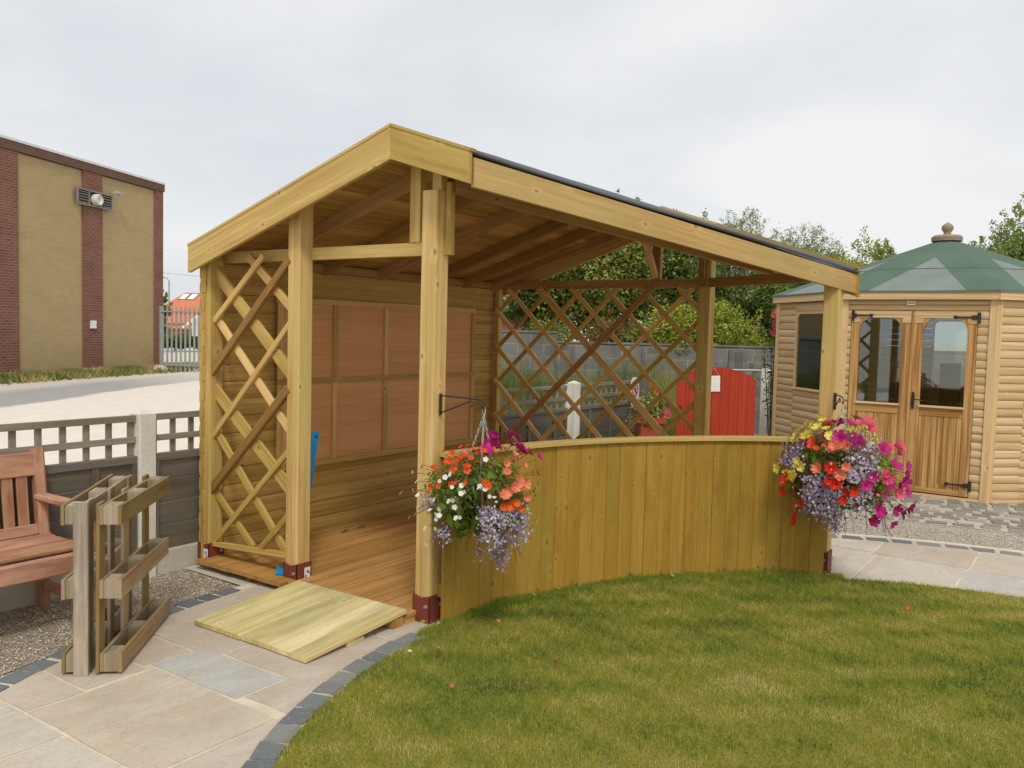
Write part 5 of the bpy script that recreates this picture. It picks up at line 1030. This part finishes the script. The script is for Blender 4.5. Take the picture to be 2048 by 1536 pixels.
tree('shrub','shrub','dark shrub mass close behind the summerhouse window corner',1540,16.4,520,75,.3,L_dark,16000,.06,13,spike=20)
tree('shrub','shrub','small green shrub at the wall step behind the trellis',1095,15.1,640,62,.3,L_mid,8000,.05,14,spike=12)
tree('shrub','shrub','mid green shrub between the russet and the bright ones',1275,15.0,648,60,.3,L_mid,9000,.05,15,spike=12)
tree('shrub','shrub','tall dark shrub standing behind the far shelter post',1420,17,530,75,.3,L_dark,14000,.065,16,spike=18)
tree('broad_leaved_tree','tree','small bushy tree peeping past the brick building corner',322,46,572,22,.2,L_mid,3500,.14,17,grp='trees beyond the gate',spike=8,cl=16)
tree('shrub','shrub','dark clipped bush far behind the palisade gate, left one',352,50,664,34,-.3,L_dark,5000,.12,18,grp='trees beyond the gate',cl=16)
tree('shrub','shrub','dark clipped bush far behind the palisade gate, right one',402,50,660,34,-.3,L_dark,5000,.12,19,grp='trees beyond the gate',cl=16)
# weeds in the meadow
M_mead=leafmat('meadow_grass',[(0,S2L((62,84,36))),(.4,S2L((104,122,56))),(.75,S2L((150,150,84))),(1,S2L((196,180,124)))],.6,.3)
nq=70000; dd_=rng.uniform(9,14.3,nq); la=rng.uniform(-2.,6.,nq); x=-3.5227+.8237*dd_+.567*la; y=-4.8106+.567*dd_-.8237*la; k=(y>.22)&(x>3.4); x,y=x[k],y[k]
tn=np.clip(.45+lowf(x,y,1.6,6)*.7+rng.normal(0,.2,len(x)),0,1); tag(grass('meadow_grass',x,y,.15,.85,.013,M_mead,-.02,.4,tn),'tall rough grass and weeds between the low fence and the block wall','rough grass',kind='stuff')
nq=26000; dd_=rng.uniform(12.2,14.25,nq); la=rng.uniform(-1.5,5.6,nq); x=-3.5227+.8237*dd_+.567*la; y=-4.8106+.567*dd_-.8237*la; k=(y>.3); x,y=x[k],y[k]
tn=np.clip(.5+lowf(x,y,2.4,16)*.7+rng.normal(0,.2,len(x)),0,1); tag(grass('tall_weeds',x,y,.45,1.2,.016,M_mead,-.02,.35,tn,hs=1+.35*lowf(x,y,3,17)),'tall seeding weeds standing against the foot of the block wall','weeds',kind='stuff')
nq=9000; x=rng.uniform(5.0,7.4,nq); y=rng.uniform(-1.2,.0,nq); k=((x-8)**2+(y+3.19)**2>1.9**2)&(np.abs((y+.839)*(.512)+(x-5.576)*.742)>.03); x,y=x[k],y[k]
tn=np.clip(.4+rng.normal(0,.22,len(x)),0,1); tag(grass('weed_clump',x,y,.12,.5,.01,M_mead,-.01,.45,tn),'rough green weeds between the red board and the summerhouse','weeds',kind='stuff')
def plant(name,cat,label,base,h,rad,mat,nl,size,seed,grp=None,asp=.4,stems=7):
    r=np.random.default_rng(seed); e=empty(name,base,label,cat,grp); P=[];
    mb=MB()
    for k in range(stems):
        a=r.random()*6.28; tip=Vector((math.cos(a)*rad*r.random(),math.sin(a)*rad*r.random(),h*r.uniform(.7,1))); mid=tip*.5+Vector((0,0,h*.08)); mb.tube([(0,0,0),mid,tip],[.008,.006,.002],4)
        for q in range(nl//stems): t=.25+.75*r.random(); P.append(np.array(mid.lerp(tip,(t-.5)*2) if t>.5 else Vector((0,0,0)).lerp(mid,t*2))+r.normal(0,rad*.16,3))
    o=mb.build('stem',BARK,None); o.parent=e; P=np.array(P); V,F=leaves(r,P,unit(r.normal(size=P.shape)+np.array([0,0,.6])),np.full((len(P),1),size),asp,.2); npmesh('leaves',V,F,mat,np.clip(.5+r.normal(0,.25,len(P)),0,1),e); return e
plant('sapling','sapling','thin young tree in front of the block wall, seen through the trellis',PX(1240,11.6),1.35,.28,L_wil,260,.04,31)
plant('weed','plant','leafy weed at the foot of the fence near far post',Vector((5.6,-.35,0)),.75,.3,L_mid,420,.04,32)
plant('weed','plant','small green weed growing in gravel under the bench',Vector((-1.42,-.02,0)),.12,.12,L_mid,90,.03,33)
# planter
pt=empty('terracotta_planter',(5.36,-.62,0),'tall square terracotta planter with red and pink flowers by the red board','planter')
mb=MB(); c0=Vector((5.36,-.62)); 
mb.beam((5.36,-.62,.0),(5.36,-.62,.62),.26,.26,(.567,-.824,0),.01); mb.beam((5.36,-.62,.62),(5.36,-.62,.685),.32,.32,(.567,-.824,0),.01); mb.build('pot',plain('terracotta',S2L((166,78,54)),.8),pt)
r=np.random.default_rng(3); P=r.normal(0,1,(700,3))*np.array([.11,.11,.09])+np.array([0,0,.78]); V,F=leaves(r,P,unit(P-np.array([0,0,.6])),np.full((700,1),.04),.8,.2); npmesh('foliage',V,F,L_mid,np.clip(.5+r.normal(0,.2,700),0,1),pt)
for kd,pl_ in (('red',[(-.05,-.03,1.05),(.02,-.05,.98)]),('pink',[(.14,-.12,.72),(.17,-.08,.70),(.12,-.15,.68),(.19,-.12,.74),(.1,-.1,.75),(.16,-.16,.70)]),('deep',[(.12,0,.93),(.15,-.03,.95)])):
    for p in pl_: o=bpy.data.objects.new(kd+'_bloom' if kd!='deep' else 'deep_orange_bloom',bloommesh(kd,1.12)); col.objects.link(o); o.parent=pt; o.location=p; o.rotation_euler=(R(60),0,R(-50))
# climbing rose
rs=plant('climbing_rose','rose bush','climbing rose with pink blooms behind the summerhouse window corner',PX(1548,11.6),1.9,.22,L_dark,700,.05,35)
for px,py in ((1547,625),(1541,632),(1548,640),(1543,655),(1550,662),(1540,668),(1544,648),(1552,630)):
    q=PX(px,11.45)+Vector((0,0,ZH(px,py,11.45))); o=bpy.data.objects.new('pink_bloom',bloommesh('pink',1.6)); col.objects.link(o); o.parent=rs; o.location=q-rs.location; o.rotation_euler=(R(75),0,R(-40))
# little weeds and daisies at the foot of the curved front
for i,(kd,x,y,lb) in enumerate((('white',-.42,-2.12,'white fallen flower on the lawn edge nearest the ramp'),('white',-.30,-2.2,'second white fallen flower, a little right of the first'),('magenta',.02,-2.42,'fallen magenta petal on the grass near the basket'),('pink',-.62,-2.55,'fallen pink petal towards the left of the lawn'),('pink',1.9,-3.95,'pink petal lying on the lawn before the right post'),('coral',.2,-2.2,'coral petal lying on grass below the left basket'),('magenta',-.1,-2.75,'magenta petal lying in mid lawn'))):
    o=bpy.data.objects.new('fallen_flower',bloommesh(kd,.8 if kd=='white' else .42)); col.objects.link(o); o.location=(x,y,.042); o.rotation_euler=(.3,.2*i,i); tag(o,lb,'flower','fallen blossoms on the lawn')
r=np.random.default_rng(8); n_=170; th=np.radians(r.uniform(29,92,n_)); rr=2.80+r.normal(0,.02,n_); P=np.stack([cx+rr*np.cos(th),cy+rr*np.sin(th),.02+r.random(n_)*.05],1); k=r.random(n_)<.5+.5*(th<.75); P=P[k]
V,F=leaves(r,P,unit(r.normal(size=P.shape)),np.full((len(P),1),.03),.5); tag(npmesh('edge_weeds',V,F,L_mid,np.clip(.5+r.normal(0,.2,len(P)),0,1)),'tiny weeds growing along the foot of the curved board front','weeds',kind='stuff')
# overhead wire far away
a=spot(70,-34); b=spot(70,-22); mb=MB(); mb.tube([(a.x,a.y,6.2),((a.x+b.x)/2,(a.y+b.y)/2,5.6),(b.x,b.y,5.2)],.011,4); 
tag(mb.build('overhead_wire',M_iron),'thin overhead wire crossing the sky beyond the gate','wire')
